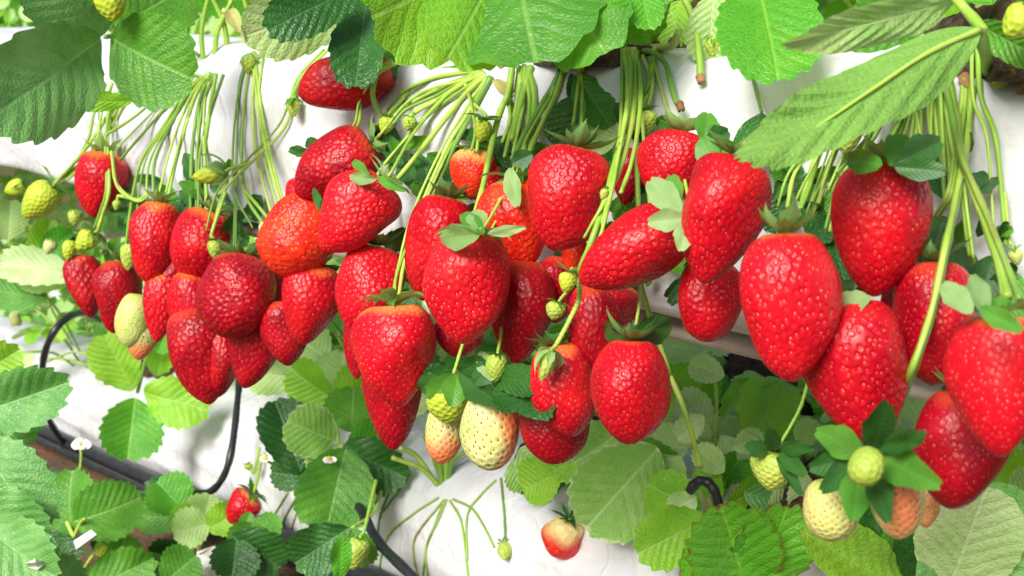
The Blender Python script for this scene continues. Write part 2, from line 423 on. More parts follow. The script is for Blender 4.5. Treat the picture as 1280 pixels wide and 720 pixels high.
# ------------------------------------------------------------------ leaflets
def leaf_geo(L, W, nt=10, K=60, R=14, fold=.25, droop=.12, pleat=.005, cup=.0, wave=.02, seed=0, teeth=.085, wide=.24, nveins=9, pt=0.0):
    """leaflet in local coordinates: base at the origin, tip at +Y, upper face +Z"""
    r = np.random.default_rng(seed)
    t = np.linspace(0, 1, K+1); ph = t*math.pi
    by = .5 - .5*np.cos(ph); bx = .5*np.sin(ph)**(.82+pt*by+.45*(1-by)**2)*(1-wide*np.cos(ph))
    tau = t*nt + .15; saw = tau-np.floor(tau); amp = teeth*np.clip((t-.20)*6, 0, 1)
    tt = amp*(np.minimum(saw/.78, (1-saw)/.22)-.4)
    left = np.stack([-bx, by], 1); right = np.stack([bx, by], 1)
    j = 1+.04*np.sin(np.arange(K+1)*.9+r.uniform(0, 6))
    c = np.array([0, .5])
    def out(B, jj): return c + (B-c)*(1+tt*jj)[:, None]
    ring = np.concatenate([out(right, j), out(left, j[::-1])[::-1][1:-1]], 0)
    m = len(ring); rs = np.linspace(0, 1, R+1)[1:]
    pts = [c[None]] + [c + (ring-c)*q for q in rs]
    p = np.concatenate(pts, 0); rad = np.concatenate([[0]]+[np.full(m, q) for q in rs])
    x, y = p[:, 0], p[:, 1]; ax = np.abs(x)*2
    v = (y-.32*ax)*nveins
    tri = np.abs((v % 1)-.5)*2            # 1 at vein-mids, 0 on veins (veins at .5)
    X = x*W; Y = y*L
    z = fold*np.sqrt(X**2+(.04*W)**2) - fold*.04*W + pleat*L*(tri-.5)*np.clip(ax*4, 0, 1)*np.clip((1-rad)*6, .35, 1) - droop*L*y**2 + cup*(X**2)/W
    z = z + wave*L*(np.sin(3.1*x*2+r.uniform(0, 6))*np.sin(5*y+r.uniform(0, 6))) + wave*.6*L*rad**3*np.sin(np.arctan2(x, y-.5)*5+r.uniform(0, 6))
    Vv = np.stack([X, Y, z], 1)
    F3 = []
    # inner fan as quads from centre: use triangles doubled into quads by pairing two sectors
    idx0 = 1
    fan = [(0, idx0+(k_+2) % m, idx0+(k_+1) % m, idx0+k_) for k_ in range(0, m-1, 2)]
    Fq = [tuple(reversed(f)) for f in fan] if False else [(f[0], f[3], f[2], f[1]) for f in fan]
    for q in range(R-1):
        a = 1+q*m; b = 1+(q+1)*m
        for k_ in range(m):
            k2 = (k_+1) % m; Fq.append((a+k_, b+k_, b+k2, a+k2))
    Fq = np.array(Fq)
    n0 = np.cross(Vv[Fq[-1][1]]-Vv[Fq[-1][0]], Vv[Fq[-1][2]]-Vv[Fq[-1][0]])
    if n0[2] < 0: Fq = Fq[:, ::-1]
    co = np.stack([2*x, y, rad], 1)
    return Vv, Fq, co
_leafseed = [0]
def leaflet(parent, base, tip, w, mat='leaf', roll=0, fold=.25, droop=.12, flip=False, D=None, name='leaflet', **kw):
    """base, tip: (px, py, depth) points in space; w: width in photo pixels at that depth"""
    _leafseed[0] += 1
    b, t = P(*base), P(*tip); Dm = (base[2]+tip[2])/2
    y = (t-b); L = y.length; y = y.normalized(); W = w*Dm/F
    n = (CAM-(b+t)/2).normalized(); n = (n-y*n.dot(y)).normalized()
    n.rotate(Quaternion(y, math.radians(roll)))
    if flip: n = -n
    x = y.cross(n)
    if mat.startswith('sepal'): kw.setdefault('nt', 3); kw.setdefault('teeth', .16); kw.setdefault('wide', .05); kw.setdefault('pt', .85); w *= .86
    Vv, Fq, co = leaf_geo(L, W, fold=fold, droop=droop, seed=_leafseed[0], **kw)
    R = np.array([list(x), list(y), list(n)])
    Vw = Vv@R + np.array(b)
    return mesh_obj(name, Vw, Fq, M[mat], parent, origin=b, attrs={'leafco': co})
def petiole(parent, pts, r=.0016, mat='stem', r1=None, name='petiole'):
    return tube(name, [P(*p) for p in pts], r, M[mat], parent, r1)

# ------------------------------------------------------------------ strawberries
def sstep(a, b, x):
    q = np.clip((x-a)/(b-a), 0, 1); return q*q*(3-2*q)
_temps = {}
def dimples(nseed, nr, ns, var):
    key = (nseed, nr, ns, var)
    if key in _temps: return _temps[key]
    kk = .30
    def rad(u): return np.sin(u)**.86*(1+kk*np.cos(u))*.5
    U = np.linspace(0, math.pi, 600); rr = rad(U); yy = .62*(1-np.cos(U))
    ds = np.sqrt(np.diff(rr)**2+np.diff(yy)**2); am = ds*(rr[1:]+rr[:-1])*math.pi
    cum = np.concatenate([[0], np.cumsum(am)]); area = cum[-1]; cum /= cum[-1]
    r = np.random.default_rng(var)
    fi = (np.arange(nseed)+.5)/nseed; fi = .035+fi*.955
    us = np.interp(fi, cum, U)+r.normal(0, .024, nseed); vs = np.arange(nseed)*2.399963+r.normal(0, .050, nseed)
    def pos(u, v): q = rad(u); return np.stack([q*np.cos(v), q*np.sin(v), -.62*(1-np.cos(u))], -1)
    sp = pos(us, vs)
    gu = np.linspace(0.0, math.pi, nr+1); gv = np.linspace(0, 2*math.pi, ns, endpoint=False)
    GU, GV = np.meshgrid(gu, gv, indexing='ij'); gp = pos(GU, GV).reshape(-1, 3)
    d = np.full(len(gp), 9.0); ids = np.zeros(len(gp), int)
    for c0 in range(0, len(gp), 4000):
        q = ((gp[c0:c0+4000, None, :]-sp[None])**2).sum(-1); ids[c0:c0+4000] = q.argmin(1); d[c0:c0+4000] = np.sqrt(q.min(1))
    s = math.sqrt(area/nseed)
    # seeds are tear-drops, longer along the axis
    delta = gp-sp[ids]; du = np.abs(delta[:, 2]); dl = np.sqrt(np.maximum(d**2-du**2, 0))
    dn = d/s; ds_ = np.sqrt((dl*1.45)**2+(du*.85)**2)/s
    sv = r.uniform(.15, 1.0, nseed)[ids]; ss = r.uniform(.75, 1.15, nseed)[ids]
    dim = (1-sstep(.06, .56, dn))*(.7+.5*sv); seed = (1-sstep(.08*ss, .17*ss, ds_))*sv; bump = 1-sstep(.04, .22, ds_)
    _temps[key] = (gu, gv, dim.reshape(nr+1, ns), seed.reshape(nr+1, ns), bump.reshape(nr+1, ns), s)
    return _temps[key]
_bn = [100]
def berry_geo(L, W, nseed, nr, ns, kk=.30, pw=.86, lump=.05, depth=.16, pale=.12, flat=.92, seedh=.55):
    _bn[0] += 1; r = np.random.default_rng(_bn[0])
    gu, gv, dim, seed, bump, s = dimples(nseed, nr, ns, _bn[0] % 4)
    sh = r.integers(0, ns); dim, seed, bump = (np.roll(a, sh, 1) for a in (dim, seed, bump))
    U, Vv = np.meshgrid(gu, gv, indexing='ij')
    pe = pw + .26*sstep(1.4, 3.0, U) - .06*(1-sstep(.2, 1.2, U)); prof = np.abs(np.sin(U))**pe*(1+kk*np.cos(U)); mx = prof.max()
    R_ = prof/mx*.5*W
    lm = np.zeros_like(U)
    for _ in range(5):
        a, b, p1, p2 = r.integers(1, 4), r.uniform(1, 4), r.uniform(0, 6.28), r.uniform(0, 6.28)
        lm += np.cos(a*Vv+p1)*np.sin(b*U+p2)*r.uniform(.3, 1)
    R_ = R_*(1+lump*lm*np.sin(U))
    bend = r.uniform(-.05, .05)*W; 
    zt = -.5*L*(1-np.cos(U)); 
    zt = zt + .05*W*np.exp(-(U/.35)**2)*0 - .06*W*np.exp(-(U/.22)**2)      # slight hollow under the calyx
    X = R_*np.cos(Vv)+bend*np.sin(U)**2; Y = R_*np.sin(Vv)*flat
    p = np.stack([X, Y, zt], -1)
    du = np.gradient(p, axis=0); dv = (np.roll(p, -1, 1)-np.roll(p, 1, 1))
    n = np.cross(dv, du); ln = np.linalg.norm(n, axis=-1, keepdims=True); n = n/np.maximum(ln, 1e-12)
    if (n*(p-np.array([0, 0, -.5*L]))).sum() < 0: n = -n
    sc = s*W*1.05
    edge = np.clip(np.sin(U)*2.2, 0, 1)
    disp = (-dim*depth*sc + bump*depth*seedh*sc)*edge
    p = p+n*disp[..., None]
    hgt = (1-np.cos(U))/2
    wob = .04*np.sin(3*Vv+r.uniform(0, 6))+.03*np.sin(5*Vv+r.uniform(0, 6))
    pl = 1-sstep(pale*.35, max(pale, .02)*1.5+.02, hgt+wob*np.clip(pale*6, 0, 1)); pl = pl*min(1, pale*7+.25)
    nr1 = len(gu); idx = np.arange(nr1*ns).reshape(nr1, ns); a, b = idx[:-1], idx[1:]
    Fq = np.stack([a, b, np.roll(b, -1, 1), np.roll(a, -1, 1)], -1).reshape(-1, 4)
    t0, t1 = p.reshape(-1, 3)[Fq[len(Fq)//2]][:3], None
    nn = np.cross(t0[1]-t0[0], t0[2]-t0[1])
    if (nn*n.reshape(-1, 3)[Fq[len(Fq)//2][0]]).sum() < 0: Fq = Fq[:, ::-1]
    return p.reshape(-1, 3), Fq, {'seed': (seed*edge).ravel(), 'dimple': dim.ravel(), 'pale': pl.ravel()}
def calyx_geo(W, n=10, length=.42, e0=25, e1=-40, wid=.20, seed=0):
    """ring of pointed sepals about the origin; +Z towards the stem"""
    r = np.random.default_rng(seed); V = []; Fq = []; CO = []
    ns, nx = 10, 6
    for i in range(n):
        big = i % 2 == 0
        a = 2*math.pi*i/n+r.normal(0, .10); Ls = W*length*(1.0 if big else .78)*r.uniform(.8, 1.15); Ws = W*wid*(1 if big else .7)*r.uniform(.85, 1.2)
        E0 = math.radians(e0+r.normal(0, 10)); E1 = math.radians(e1+r.normal(0, 18)); rad = W*.055; zz = W*.012*(1 if big else 2)
        tw = r.normal(0, .25); lobe = r.random() < .5
        base = len(V); sx = r.normal(0, .12)
        for k_ in range(ns+1):
            t = k_/ns; e = E0+(E1-E0)*t
            if k_: rad += Ls/ns*math.cos(e); zz += Ls/ns*math.sin(e)
            w = Ws*(math.sin(math.pi*min(1, t*.80+.20))**.8)*(1-t**4)
            if lobe and t > .45: w *= 1+.35*math.sin((t-.45)*14)
            for j in range(nx+1):
                q = j/nx*2-1
                hgt = .20*abs(q)*w + .10*w*q*tw
                rx = rad - hgt*math.sin(e); hz = zz+hgt*math.cos(e)
                tang = q*w*.5 + sx*Ls*t*t
                V.append((rx*math.cos(a)-tang*math.sin(a), rx*math.sin(a)+tang*math.cos(a), hz)); CO.append((q, t*.9, abs(q)*.8))
        for k_ in range(ns):
            for j in range(nx):
                o = base+k_*(nx+1)+j; Fq.append((o, o+nx+1, o+nx+2, o+1))
    # small green disc in the middle
    base = len(V); V.append((0, 0, W*.03)); CO.append((0, 0, 0))
    for k_ in range(12): V.append((W*.085*math.cos(k_*math.pi/6), W*.085*math.sin(k_*math.pi/6), W*.005)); CO.append((.5, .1, .3))
    for k_ in range(0, 12, 2): Fq.append((base, base+1+k_, base+1+(k_+1) % 12, base+1+(k_+2) % 12))
    Fq = np.array(Fq); V = np.array(V)
    f = Fq[3]; nn = np.cross(V[f[1]]-V[f[0]], V[f[2]]-V[f[1]])
    if nn[2] < 0: Fq = Fq[:, ::-1]
    return V, Fq, np.array(CO)
CROWNS = []     # (px, py, depth)
CAL = {'flat': (20, -45), 'up': (12, 58), 'down': (0, -85), 'open': (25, 0), 'curl': (45, -30)}
def strawberry(top, tip, w, off, kind, label, cal='flat', calm='sepal', cl=.42, tz=0.0, D=None, stem='auto', stemr=.0009, pale=.10, kk=.34, pw=.86,
               nseed=None, cat='strawberry', group=None, lump=.075, name='strawberry', hi=True, n=10, wid=.20, stemm='stem', crown=None, depth=.15):
    if cat == 'strawberry':
        ex, ey = (tip[0]-top[0])*.03, (tip[1]-top[1])*.03; top = (top[0]-ex*.5, top[1]-ey*.5); tip = (tip[0]+ex, tip[1]+ey); w = w*(1.03 if w > 105 else 1.08)
    x = (top[0]+tip[0])/2
    D0 = (DG(x)-off) if D is None else D
    lenpx = math.hypot(tip[0]-top[0], tip[1]-top[1])
    for q_ in (.15, .5, .8):
        h_ = surf(top[0]+(tip[0]-top[0])*q_, top[1]+(tip[1]-top[1])*q_)
        if h_ and D is None: D0 = min(D0, h_-w*.40*D0/F)
    tlen = lenpx*D0/F
    if kind in ('blush', 'pale', 'blush_right', 'blush_low', 'blush_mid'): depth = .12; nseed = int((nseed or 170)*1.5)
    if cat != 'strawberry': lump = min(lump, .035)
    a = P(top[0], top[1], D0+tz*tlen*.5); b = P(tip[0], tip[1], D0-tz*tlen*.5)
    ax = b-a; L = ax.length; W = w*D0/F; axn = ax.normalized()
    root = empty(name, a); tag(root, label, cat, group)
    q = (-axn).to_track_quat('Z', 'Y'); q = q @ Quaternion((0, 0, 1), random.uniform(0, 6.28)); R = np.array(q.to_matrix()).T
    W_px = w
    if nseed is None: nseed = 680 if w > 105 else 580 if w > 85 else (480 if w > 50 else 200)
    elif nseed >= 300: nseed = max(680, int(nseed*1.7))
    nr, ns = (200, 340) if w > 105 else (176, 300) if w > 85 else ((140, 236) if w > 45 else (64, 100))
    Vv, Fq, at = berry_geo(L, W, nseed, nr, ns, kk=kk, pw=pw, pale=pale, lump=lump, depth=depth)
    ao = np.array(a)
    mesh_obj('flesh', Vv@R+ao, Fq, M[kind], root, origin=a, attrs=at)
    if cal:
        e0, e1 = CAL[cal]
        if cat == 'strawberry': cl = max(cl, .46)
        Vc, Fc, co = calyx_geo(W, n=n, length=cl, e0=e0, e1=e1, wid=wid, seed=_bn[0])
        Vc = Vc + np.array([0, 0, -.035*W])
        mesh_obj('calyx', Vc@R+ao, Fc, M[calm], root, origin=a, attrs={'leafco': co})
    if stem == 'auto':
        up = a - axn*(.35*W) 
        cr = min(CROWNS, key=lambda c: abs(c[0]-top[0])+random.uniform(0, 40)) if crown is None else CROWNS[crown]
        sx = top[0]+(cr[0]-top[0])*random.uniform(.55, .8); sy = 72+.05*sx+12
        mx_, my = top[0]+(sx-top[0])*.45, sy+(top[1]-sy)*.5
        dm = DG(mx_)-.02-off*.35
        ux = top[0]-(tip[0]-top[0])/max(lenpx, 1)*.3*w; uy = top[1]-(tip[1]-top[1])/max(lenpx, 1)*.3*w
        pp = [(ux, uy, D0)]
        if top[1]-sy > 60: pp.append((mx_, my, dm))
        pp += [(sx, sy, DG(sx)-.008), (cr[0]+random.uniform(-12, 12), cr[1], cr[2])]
        pts = [a-axn*.02*W] + [P(*p) for p in fitpath(pp)]
        tube('stem', pts, stemr*D0/.7, M[stemm], root, stemr*1.35, n=2)
    elif stem:
        pts = [a+axn*.02*W] + [P(*p) for p in fitpath([(top[0]*.7+stem[0][0]*.3, top[1]*.7+stem[0][1]*.3, D0*.7+stem[0][2]*.3)]+list(stem))]
        tube('stem', pts, stemr*D0/.7, M[stemm], root, stemr*1.2*D0/.7)
    return root
# ------------------------------------------------------------------ plants in the upper bag
def up(px, nn=.085, zz=.150): return on_upper(px, nn, zz)
def plant_root(loc, label, group=None):
    p = empty('strawberry_plant', loc); tag(p, label, 'strawberry plant', group); return p
def crown(parent, loc, h, r, lean=(0, 0)):
    pts = [loc-Z*.012, loc+Z*h*.4+Vector((lean[0]*.4, lean[1]*.4, 0)), loc+Z*h+Vector((lean[0], lean[1], 0))]
    return tube('crown', pts, r, M['crown'], parent, r*.6, seg=12, knob=.35)
def stub(parent, pts, r=.002, mat='stem', name='flower_stem'): return petiole(parent, pts, r, mat, None, name)
def off(x, o): return DG(x)-o

CROWNS += [(250, 98, DG(250)+.03), (318, 70, DG(318)+.05), (600, 92, DG(600)+.04), (660, 85, DG(660)+.05), (788, 62, DG(788)+.05), (1110, 118, DG(1110)+.03), (1190, 112, DG(1190)+.03)]
U1 = plant_root(up(312), 'strawberry plant at top left with two broad toothed leaves over the white film')
U2 = plant_root(up(640), 'strawberry plant at top centre under the wide pale green leaf, stems fanning left')
U3 = plant_root(up(800, .09), 'strawberry plant with bright green leaf and cut brown-tipped stem, right of top centre')
U4 = plant_root(up(1215, .07), 'strawberry plant at top right with long pale upturned leaf over the stems')
for p, px, n_ in ((U1, 318, .085), (U1, 250, .07), (U2, 628, .075), (U2, 668, .08), (U3, 792, .08), (U4, 1235, .055), (U4, 1130, .06)):
    crown(p, up(px, n_, .148), .035, .0085, (random.uniform(-.01, .01), 0))
# U1 leaves
leaflet(U1, (127, 50, .86), (0, 142, .74), 122, 'leaf_blue', roll=-8, fold=.22, droop=.10, pleat=.006, nt=10)
leaflet(U1, (134, 42, .86), (40, -58, .80), 120, 'leaf_blue', roll=18, fold=.25, droop=.1)
leaflet(U1, (137, 47, .87), (228, 96, .84), 116, 'leaf', roll=12, fold=.20, droop=.16, nt=8)
leaflet(U1, (138, 40, .88), (236, -25, .92), 95, 'leaf', roll=-15, fold=.20, droop=.2)
petiole(U1, [(132, 46, .865), (180, 40, .95), (250, 70, DG(250)+.02), (262, 100, DG(262)+.05)], .0017)
leaflet(U1, (166, 126, 1.06), (90, 128, 1.04), 27, 'leaf_light', roll=-20, fold=.2)
petiole(U1, [(166, 126, 1.06), (185, 122, 1.07), (196, 112, 1.08)], .0008, 'stem_pale')
leaflet(U1, (262, 108, 1.08), (288, 138, 1.02), 26, 'leaf_dark', roll=10)
leaflet(U1, (300, 22, 1.12), (262, -30, 1.10), 60, 'leaf_fresh', roll=0)
for a in ([(300, 62), (318, 20), (330, -20)], [(322, 58), (312, 20), (300, -15)], [(285, 70), (280, 30), (262, -10)], [(268, 82), (272, 40), (290, 0)], [(334, 52), (345, 25), (372, -8)], [(308, 60), (300, 30), (278, 12)], [(256, 88), (252, 40), (262, -10)]):
    petiole(U1, [(x, y, DG(300)+.055-.01*i) for i, (x, y) in enumerate(a)], .0021, random.choice(['stem', 'stem_pale', 'stem']))
for (x, y, w, h) in ((342, 42, 26, 30), (330, 55, 20, 20), (292, 78, 16, 22)):
    leaflet(U1, (x-w/2, y-h/2, DG(x)+.05), (x+w/2, y+h/2, DG(x)+.03), w, 'sepal_pale' if False else 'sepal', fold=.5, name='leaf_sheath')
# dark leaves top middle-left
leaflet(U2, (452, -12, .84), (318, 48, .80), 92, 'leaf_pale', roll=-18, fold=.18, droop=.15)
leaflet(U2, (456, -22, .80), (338, 34, .76), 64, 'leaf_dark', roll=8, fold=.30, droop=.1)
leaflet(U2, (458, 0, .82), (442, 100, .78), 68, 'leaf_dark', roll=14, fold=.35, droop=.12, nt=9)
leaflet(U2, (500, 30, .86), (508, 94, .83), 54, 'leaf', roll=-8, fold=.25, nt=9, teeth=.09)
petiole(U2, [(456, -6, .82), (520, 40, .86), (590, 80, DG(600)), (606, 92, DG(606)+.04)], .0018)
# wide pale leaf in the top centre
leaflet(U2, (640, -70, .66), (668, 74, .60), 190, 'leaf', roll=4, fold=.08, droop=.02, pleat=.004, nt=7, wave=.03)
leaflet(U2, (650, -66, .66), (466, 22, .61), 170, 'leaf_light', roll=-10, fold=.08, droop=.03, pleat=.004, nt=8, wide=.3, wave=.03)
leaflet(U2, (650, -64, .66), (836, 14, .62), 130, 'leaf', roll=14, fold=.10, droop=.03, pleat=.004, nt=8, wave=.03)
leaflet(U2, (622, -40, .65), (560, 72, .605), 120, 'leaf_light', roll=-6, fold=.08, droop=.02, pleat=.004, nt=6, wave=.03)
leaflet(U2, (690, -40, .65), (756, 66, .60), 124, 'leaf', roll=8, fold=.08, droop=.02, pleat=.004, nt=6, wave=.03)
leaflet(U2, (742, -6, .62), (776, 32, .60), 50, 'leaf_fresh', roll=10, fold=.2)
leaflet(U2, (800, -22, .62), (812, 30, .60), 44, 'leaf_fresh', roll=-10, fold=.2)
petiole(U2, [(652, -38, .70), (640, 30, .76), (640, 84, DG(640)+.05)], .0022)
leaflet(U2, (520, 100, DG(520)+.01), (590, 96, DG(590)-.01), 28, 'leaf_fresh', roll=20)
leaflet(U2, (612, 76, DG(612)+.05), (632, 112, DG(630)+.01), 34, 'leaf_light', roll=20, fold=.5, name='leaf_sheath')
leaflet(U2, (648, 76, DG(640)+.05), (634, 118, DG(640)+.01), 26, 'sepal', roll=-20, fold=.5, name='leaf_sheath')
leaflet(U2, (598, 92, DG(600)+.03), (614, 114, DG(614)), 18, 'sepal_dark', fold=.4, name='leaf_sheath')
# leaves behind, over the film face
leaflet(U3, (735, 118, DG(740)-.012), (700, 186, DG(700)-.03), 66, 'leaf_dark', roll=15, fold=.2, teeth=.02)
leaflet(U3, (722, 96, DG(730)-.008), (760, 150, DG(750)-.03), 52, 'leaf', roll=-10, fold=.2, teeth=.03)
leaflet(U3, (714, 92, DG(720)-.008), (722, 134, DG(720)-.02), 20, 'leaf_dark')
leaflet(U3, (745, 150, DG(745)-.02), (738, 192, DG(740)-.04), 60, 'leaf_pale', roll=15, teeth=.02)
leaflet(U3, (952, 142, DG(950)-.03), (930, 205, DG(935)-.05), 44, 'leaf_dark', roll=14, teeth=.02)
leaflet(U3, (948, -22, .60), (972, 84, .55), 128, 'leaf_fresh', roll=-6, fold=.15, droop=.12, nt=10, wide=.1)
petiole(U3, [(948, -20, .60), (880, -10, .68), (815, 40, DG(800)+.04)], .0018)
stub(U3, [(852, -10, .66), (868, 30, .65), (874, 70, .64), (876, 98, .635)], .0019)
tube('cut_end', [P(875, 94, .6352), P(877, 103, .633)], .0023, M['dry'], U3)
stub(U3, [(800, 62, DG(800)+.03), (822, 40, DG(822)), (838, -8, DG(838)-.02)], .0020)
stub(U3, [(798, 66, DG(800)+.02), (812, 64, DG(812)-.005), (832, 80, DG(830)-.012), (842, 118, DG(842)-.02), (850, 136, DG(850)-.025)], .0015, 'stem_dark')
tube('cut_end', [P(849, 128, DG(850)-.024), P(852, 138, DG(850)-.026)], .0021, M['dry'], U3)
stub(U3, [(800, 58, DG(800)+.02), (838, 58, DG(838)+.0), (848, 40, DG(850)-.01)], .0021, 'stem_pale')
for a in ([(888, 20), (880, 60), (884, 80)], [(896, 20), (902, 50), (906, 78)], [(880, 10), (868, 40), (862, 62)]):
    stub(U3, [(x, y, DG(880)+.02) for x, y in a], .0016, 'stem_pale')
leaflet(U3, (892, -8, DG(890)), (884, 78, DG(884)), 58, 'leaf_pale', roll=10, fold=.4)
leaflet(U3, (850, 0, DG(850)+.03), (838, 58, DG(850)+.02), 40, 'leaf_light', roll=20, fold=.4)
stub(U3, [(934, 70, .64), (944, 110, DG(944)-.012), (952, 140, DG(950)-.03)], .0009, 'stem_dark')
# long pale leaf top right, seen from below
leaflet(U4, (1222, 38, .46), (916, 214, .41), 98, 'leaf_under', roll=22, fold=.36, droop=.04, flip=True, nt=12, teeth=.05, wide=-.05, nveins=7, pleat=.014, pt=.35, K=90, wave=.025)
leaflet(U4, (1200, -2, .48), (990, 58, .44), 58, 'leaf_under', roll=-24, fold=.4, droop=.04, nt=12, teeth=.05, wide=-.05, pt=.35, pleat=.012)
leaflet(U4, (1182, 2, .50), (1060, 40, .48), 70, 'leaf', roll=20, fold=.2, teeth=.03)
tube('midrib', [P(1226, 36, .457), P(1160, 66, .447), P(1090, 112, .436), P(1040, 146, .428), P(990, 180, .42)], .0011, M['stem'], U4, .0003)
leaflet(U4, (1222, 30, .50), (1300, 75, .47), 46, 'leaf', roll=20, fold=.3)
leaflet(U4, (1240, 5, .52), (1216, -40, .54), 60, 'leaf_fresh', roll=0)
petiole(U4, [(1230, 38, .458), (1205, 10, .47), (1180, -20, .48)], .0020, 'stem')
petiole(U4, [(1224, 38, .46), (1232, 70, .50), (1238, 112, DG(1238)+.04)], .0024)
leaflet(U4, (1212, 52, DG(1212)+.02), (1228, 118, DG(1228)+.01), 28, 'leaf_light', fold=.5, teeth=0, name='leaf_sheath')
leaflet(U4, (1262, 60, DG(1262)+.03), (1245, 118, DG(1250)+.02), 34, 'leaf_light', fold=.5, teeth=0, roll=20, name='leaf_sheath')
for a in ([(1250, 120), (1268, 100), (1290, 90)], [(1255, 118), (1270, 80), (1282, 50)]): stub(U4, [(x, y, DG(1255)+.02) for x, y in a], .0014, 'dry')
for k_ in range(16):
    x = random.uniform(1130, 1285); stub(U4, [(x, 122, DG(x)+.03), (x+random.uniform(-20, 20), 105, DG(x)+.05), (x+random.uniform(-30, 30), 86, DG(x)+.07)], .0008, 'dry', 'root')

# explicit hanging stems: polylines of (px, py, nearness to the bag's face)
def hang(parent, pts, r=.0015, mat='stem'):
    r *= .78
    if r < .0016:
        j = random.uniform(-9, 9); j2 = random.uniform(-16, 16); k_ = len(pts)
        q_ = [(x+j+(j2-j)*i/(k_-1), y+random.uniform(-4, 4), o+.004) for i, (x, y, o) in enumerate(pts)]
        tube('flower_stem', [P(*p) for p in fitpath([(x, y, DG(x)-o) for x, y, o in q_][::-1], .0015+r, 0)], r*random.uniform(.5, .8), M[random.choice(['stem', 'stem_dark', 'stem'])], parent, r*.9, n=2)
    return tube('flower_stem', [P(*p) for p in fitpath([(x, y, DG(x)-o) for x, y, o in pts][::-1], .0015+r, 0)], r, M[mat], parent, r*1.15, n=2)
H1 = [
 [(318, 66, -.04), (322, 100, .010), (330, 160, .03), (350, 240, .05), (372, 290, .04)],
 [(312, 70, -.04), (300, 110, .012), (296, 180, .03), (292, 330, .04)],
 [(316, 70, -.04), (308, 110, .014), (302, 180, .03), (306, 240, .04), (330, 282, .05)],
 [(322, 70, -.04), (316, 120, .014), (320, 190, .03), (345, 290, .03), (350, 330, .02)],
 [(410, 62, -.03), (378, 96, .012), (366, 134, .020), (352, 165, .025), (312, 205, .05), (280, 240, .06), (266, 288, .07)],
 [(266, 92, -.03), (250, 125, .010), (240, 190, .03), (238, 300, .03)],
 [(262, 92, -.03), (244, 120, .012), (226, 180, .03), (208, 254, .05)],
 [(258, 92, -.03), (236, 125, .014), (215, 180, .03), (196, 252, .05)],
 [(254, 96, -.03), (230, 120, .016), (200, 165, .03), (172, 215, .05), (154, 330, .05)],
 [(250, 100, -.03), (214, 128, .016), (176, 170, .04), (150, 200, .05)],
 [(256, 98, -.03), (248, 150, .014), (252, 290, .03)],
 [(246, 100, -.03), (222, 140, .02), (194, 200, .04), (192, 252, .05)],
 [(164, 100, .00), (140, 135, .03), (134, 180, .06), (136, 240, .08), (122, 285, .08)],
 [(132, 104, .0), (118, 140, .04), (108, 180, .06), (84, 215, .06), (68, 228, .06)],
 [(160, 108, .0), (140, 150, .03), (120, 190, .05), (80, 226, .06)],
 [(140, 192, .06), (146, 230, .07), (170, 250, .06), (186, 240, .05)],
 [(270, 92, -.03), (262, 140, .012), (256, 200, .03), (264, 310, .04)],
]
for a in H1: hang(U1, a, random.uniform(.0013, .0021), random.choice(['stem', 'stem', 'stem_dark']))
H2 = [
 [(606, 92, -.03), (570, 110, .012), (520, 160, .03), (478, 212, .06), (470, 222, .07)],
 [(608, 94, -.03), (580, 120, .014), (540, 170, .03), (500, 220, .05), (486, 232, .06)],
 [(612, 96, -.03), (592, 130, .016), (556, 190, .05), (522, 270, .08), (505, 330, .10), (497, 384, .13)],
 [(614, 96, -.03), (590, 140, .018), (560, 200, .05), (530, 270, .08), (506, 340, .10)],
 [(604, 90, -.03), (560, 106, .012), (500, 140, .02), (476, 160, .03)],
 [(600, 88, -.03), (540, 98, .012), (505, 120, .02), (484, 160, .03)],
 [(652, 84, -.03), (646, 120, .014), (648, 180, .04), (634, 235, .08), (604, 290, .11)],
 [(648, 84, -.03), (650, 110, .014), (642, 150, .03), (632, 195, .05)],
 [(644, 60, .02), (640, 86, .02), (634, 120, .03), (622, 150, .04), (602, 240, .09), (588, 290, .12)],
 [(660, 86, -.03), (668, 120, .014), (664, 180, .04), (652, 210, .05)],
 [(656, 84, -.03), (662, 130, .02), (655, 190, .05)],
 [(700, 90, -.02), (690, 110, .012), (660, 160, .04), (640, 200, .06)],
 [(704, 88, -.02), (694, 120, .014), (668, 175, .04), (648, 225, .06)],
 [(664, 84, -.03), (656, 110, .016), (640, 175, .05)],
 [(640, 88, -.03), (636, 120, .012), (640, 150, .03), (630, 180, .04)],
 [(580, 100, .0), (590, 130, .03), (598, 160, .05), (596, 190, .06)],
 [(490, 76, .04), (470, 90, .05), (452, 120, .05), (448, 155, .05), (430, 165, .05)],
 [(470, 92, .05), (466, 120, .05), (478, 148, .04)],
 [(600, 92, -.02), (555, 120, .014), (520, 140, .03), (505, 152, .04)],
]
for a in H2: hang(U2, a, random.uniform(.0014, .0023), random.choice(['stem', 'stem', 'stem_dark']))
H3 = [
 [(786, 60, -.02), (788, 90, .02), (784, 140, .05), (772, 190, .08), (758, 245, .11), (740, 300, .13), (722, 345, .13)],
 [(792, 60, -.02), (794, 100, .02), (790, 150, .05), (778, 200, .08), (762, 240, .11)],
 [(782, 60, -.02), (780, 110, .03), (776, 170, .06), (764, 235, .10)],
 [(796, 64, -.02), (796, 120, .02), (796, 200, .05), (798, 262, .06)],
 [(804, 70, -.02), (812, 100, .014), (800, 140, .02), (782, 175, .04)],
 [(818, 60, -.02), (815, 95, .014), (808, 120, .02), (800, 135, .03)],
 [(728, 76, -.02), (728, 110, .016), (727, 150, .04), (725, 184, .06)],
 [(724, 82, -.02), (730, 120, .016), (728, 160, .04)],
 [(762, 244, .11), (756, 270, .12), (745, 300, .12)],
]
for i, a in enumerate(H3): hang(U3, a, (.0020 if i < 3 else .0016), 'stem')
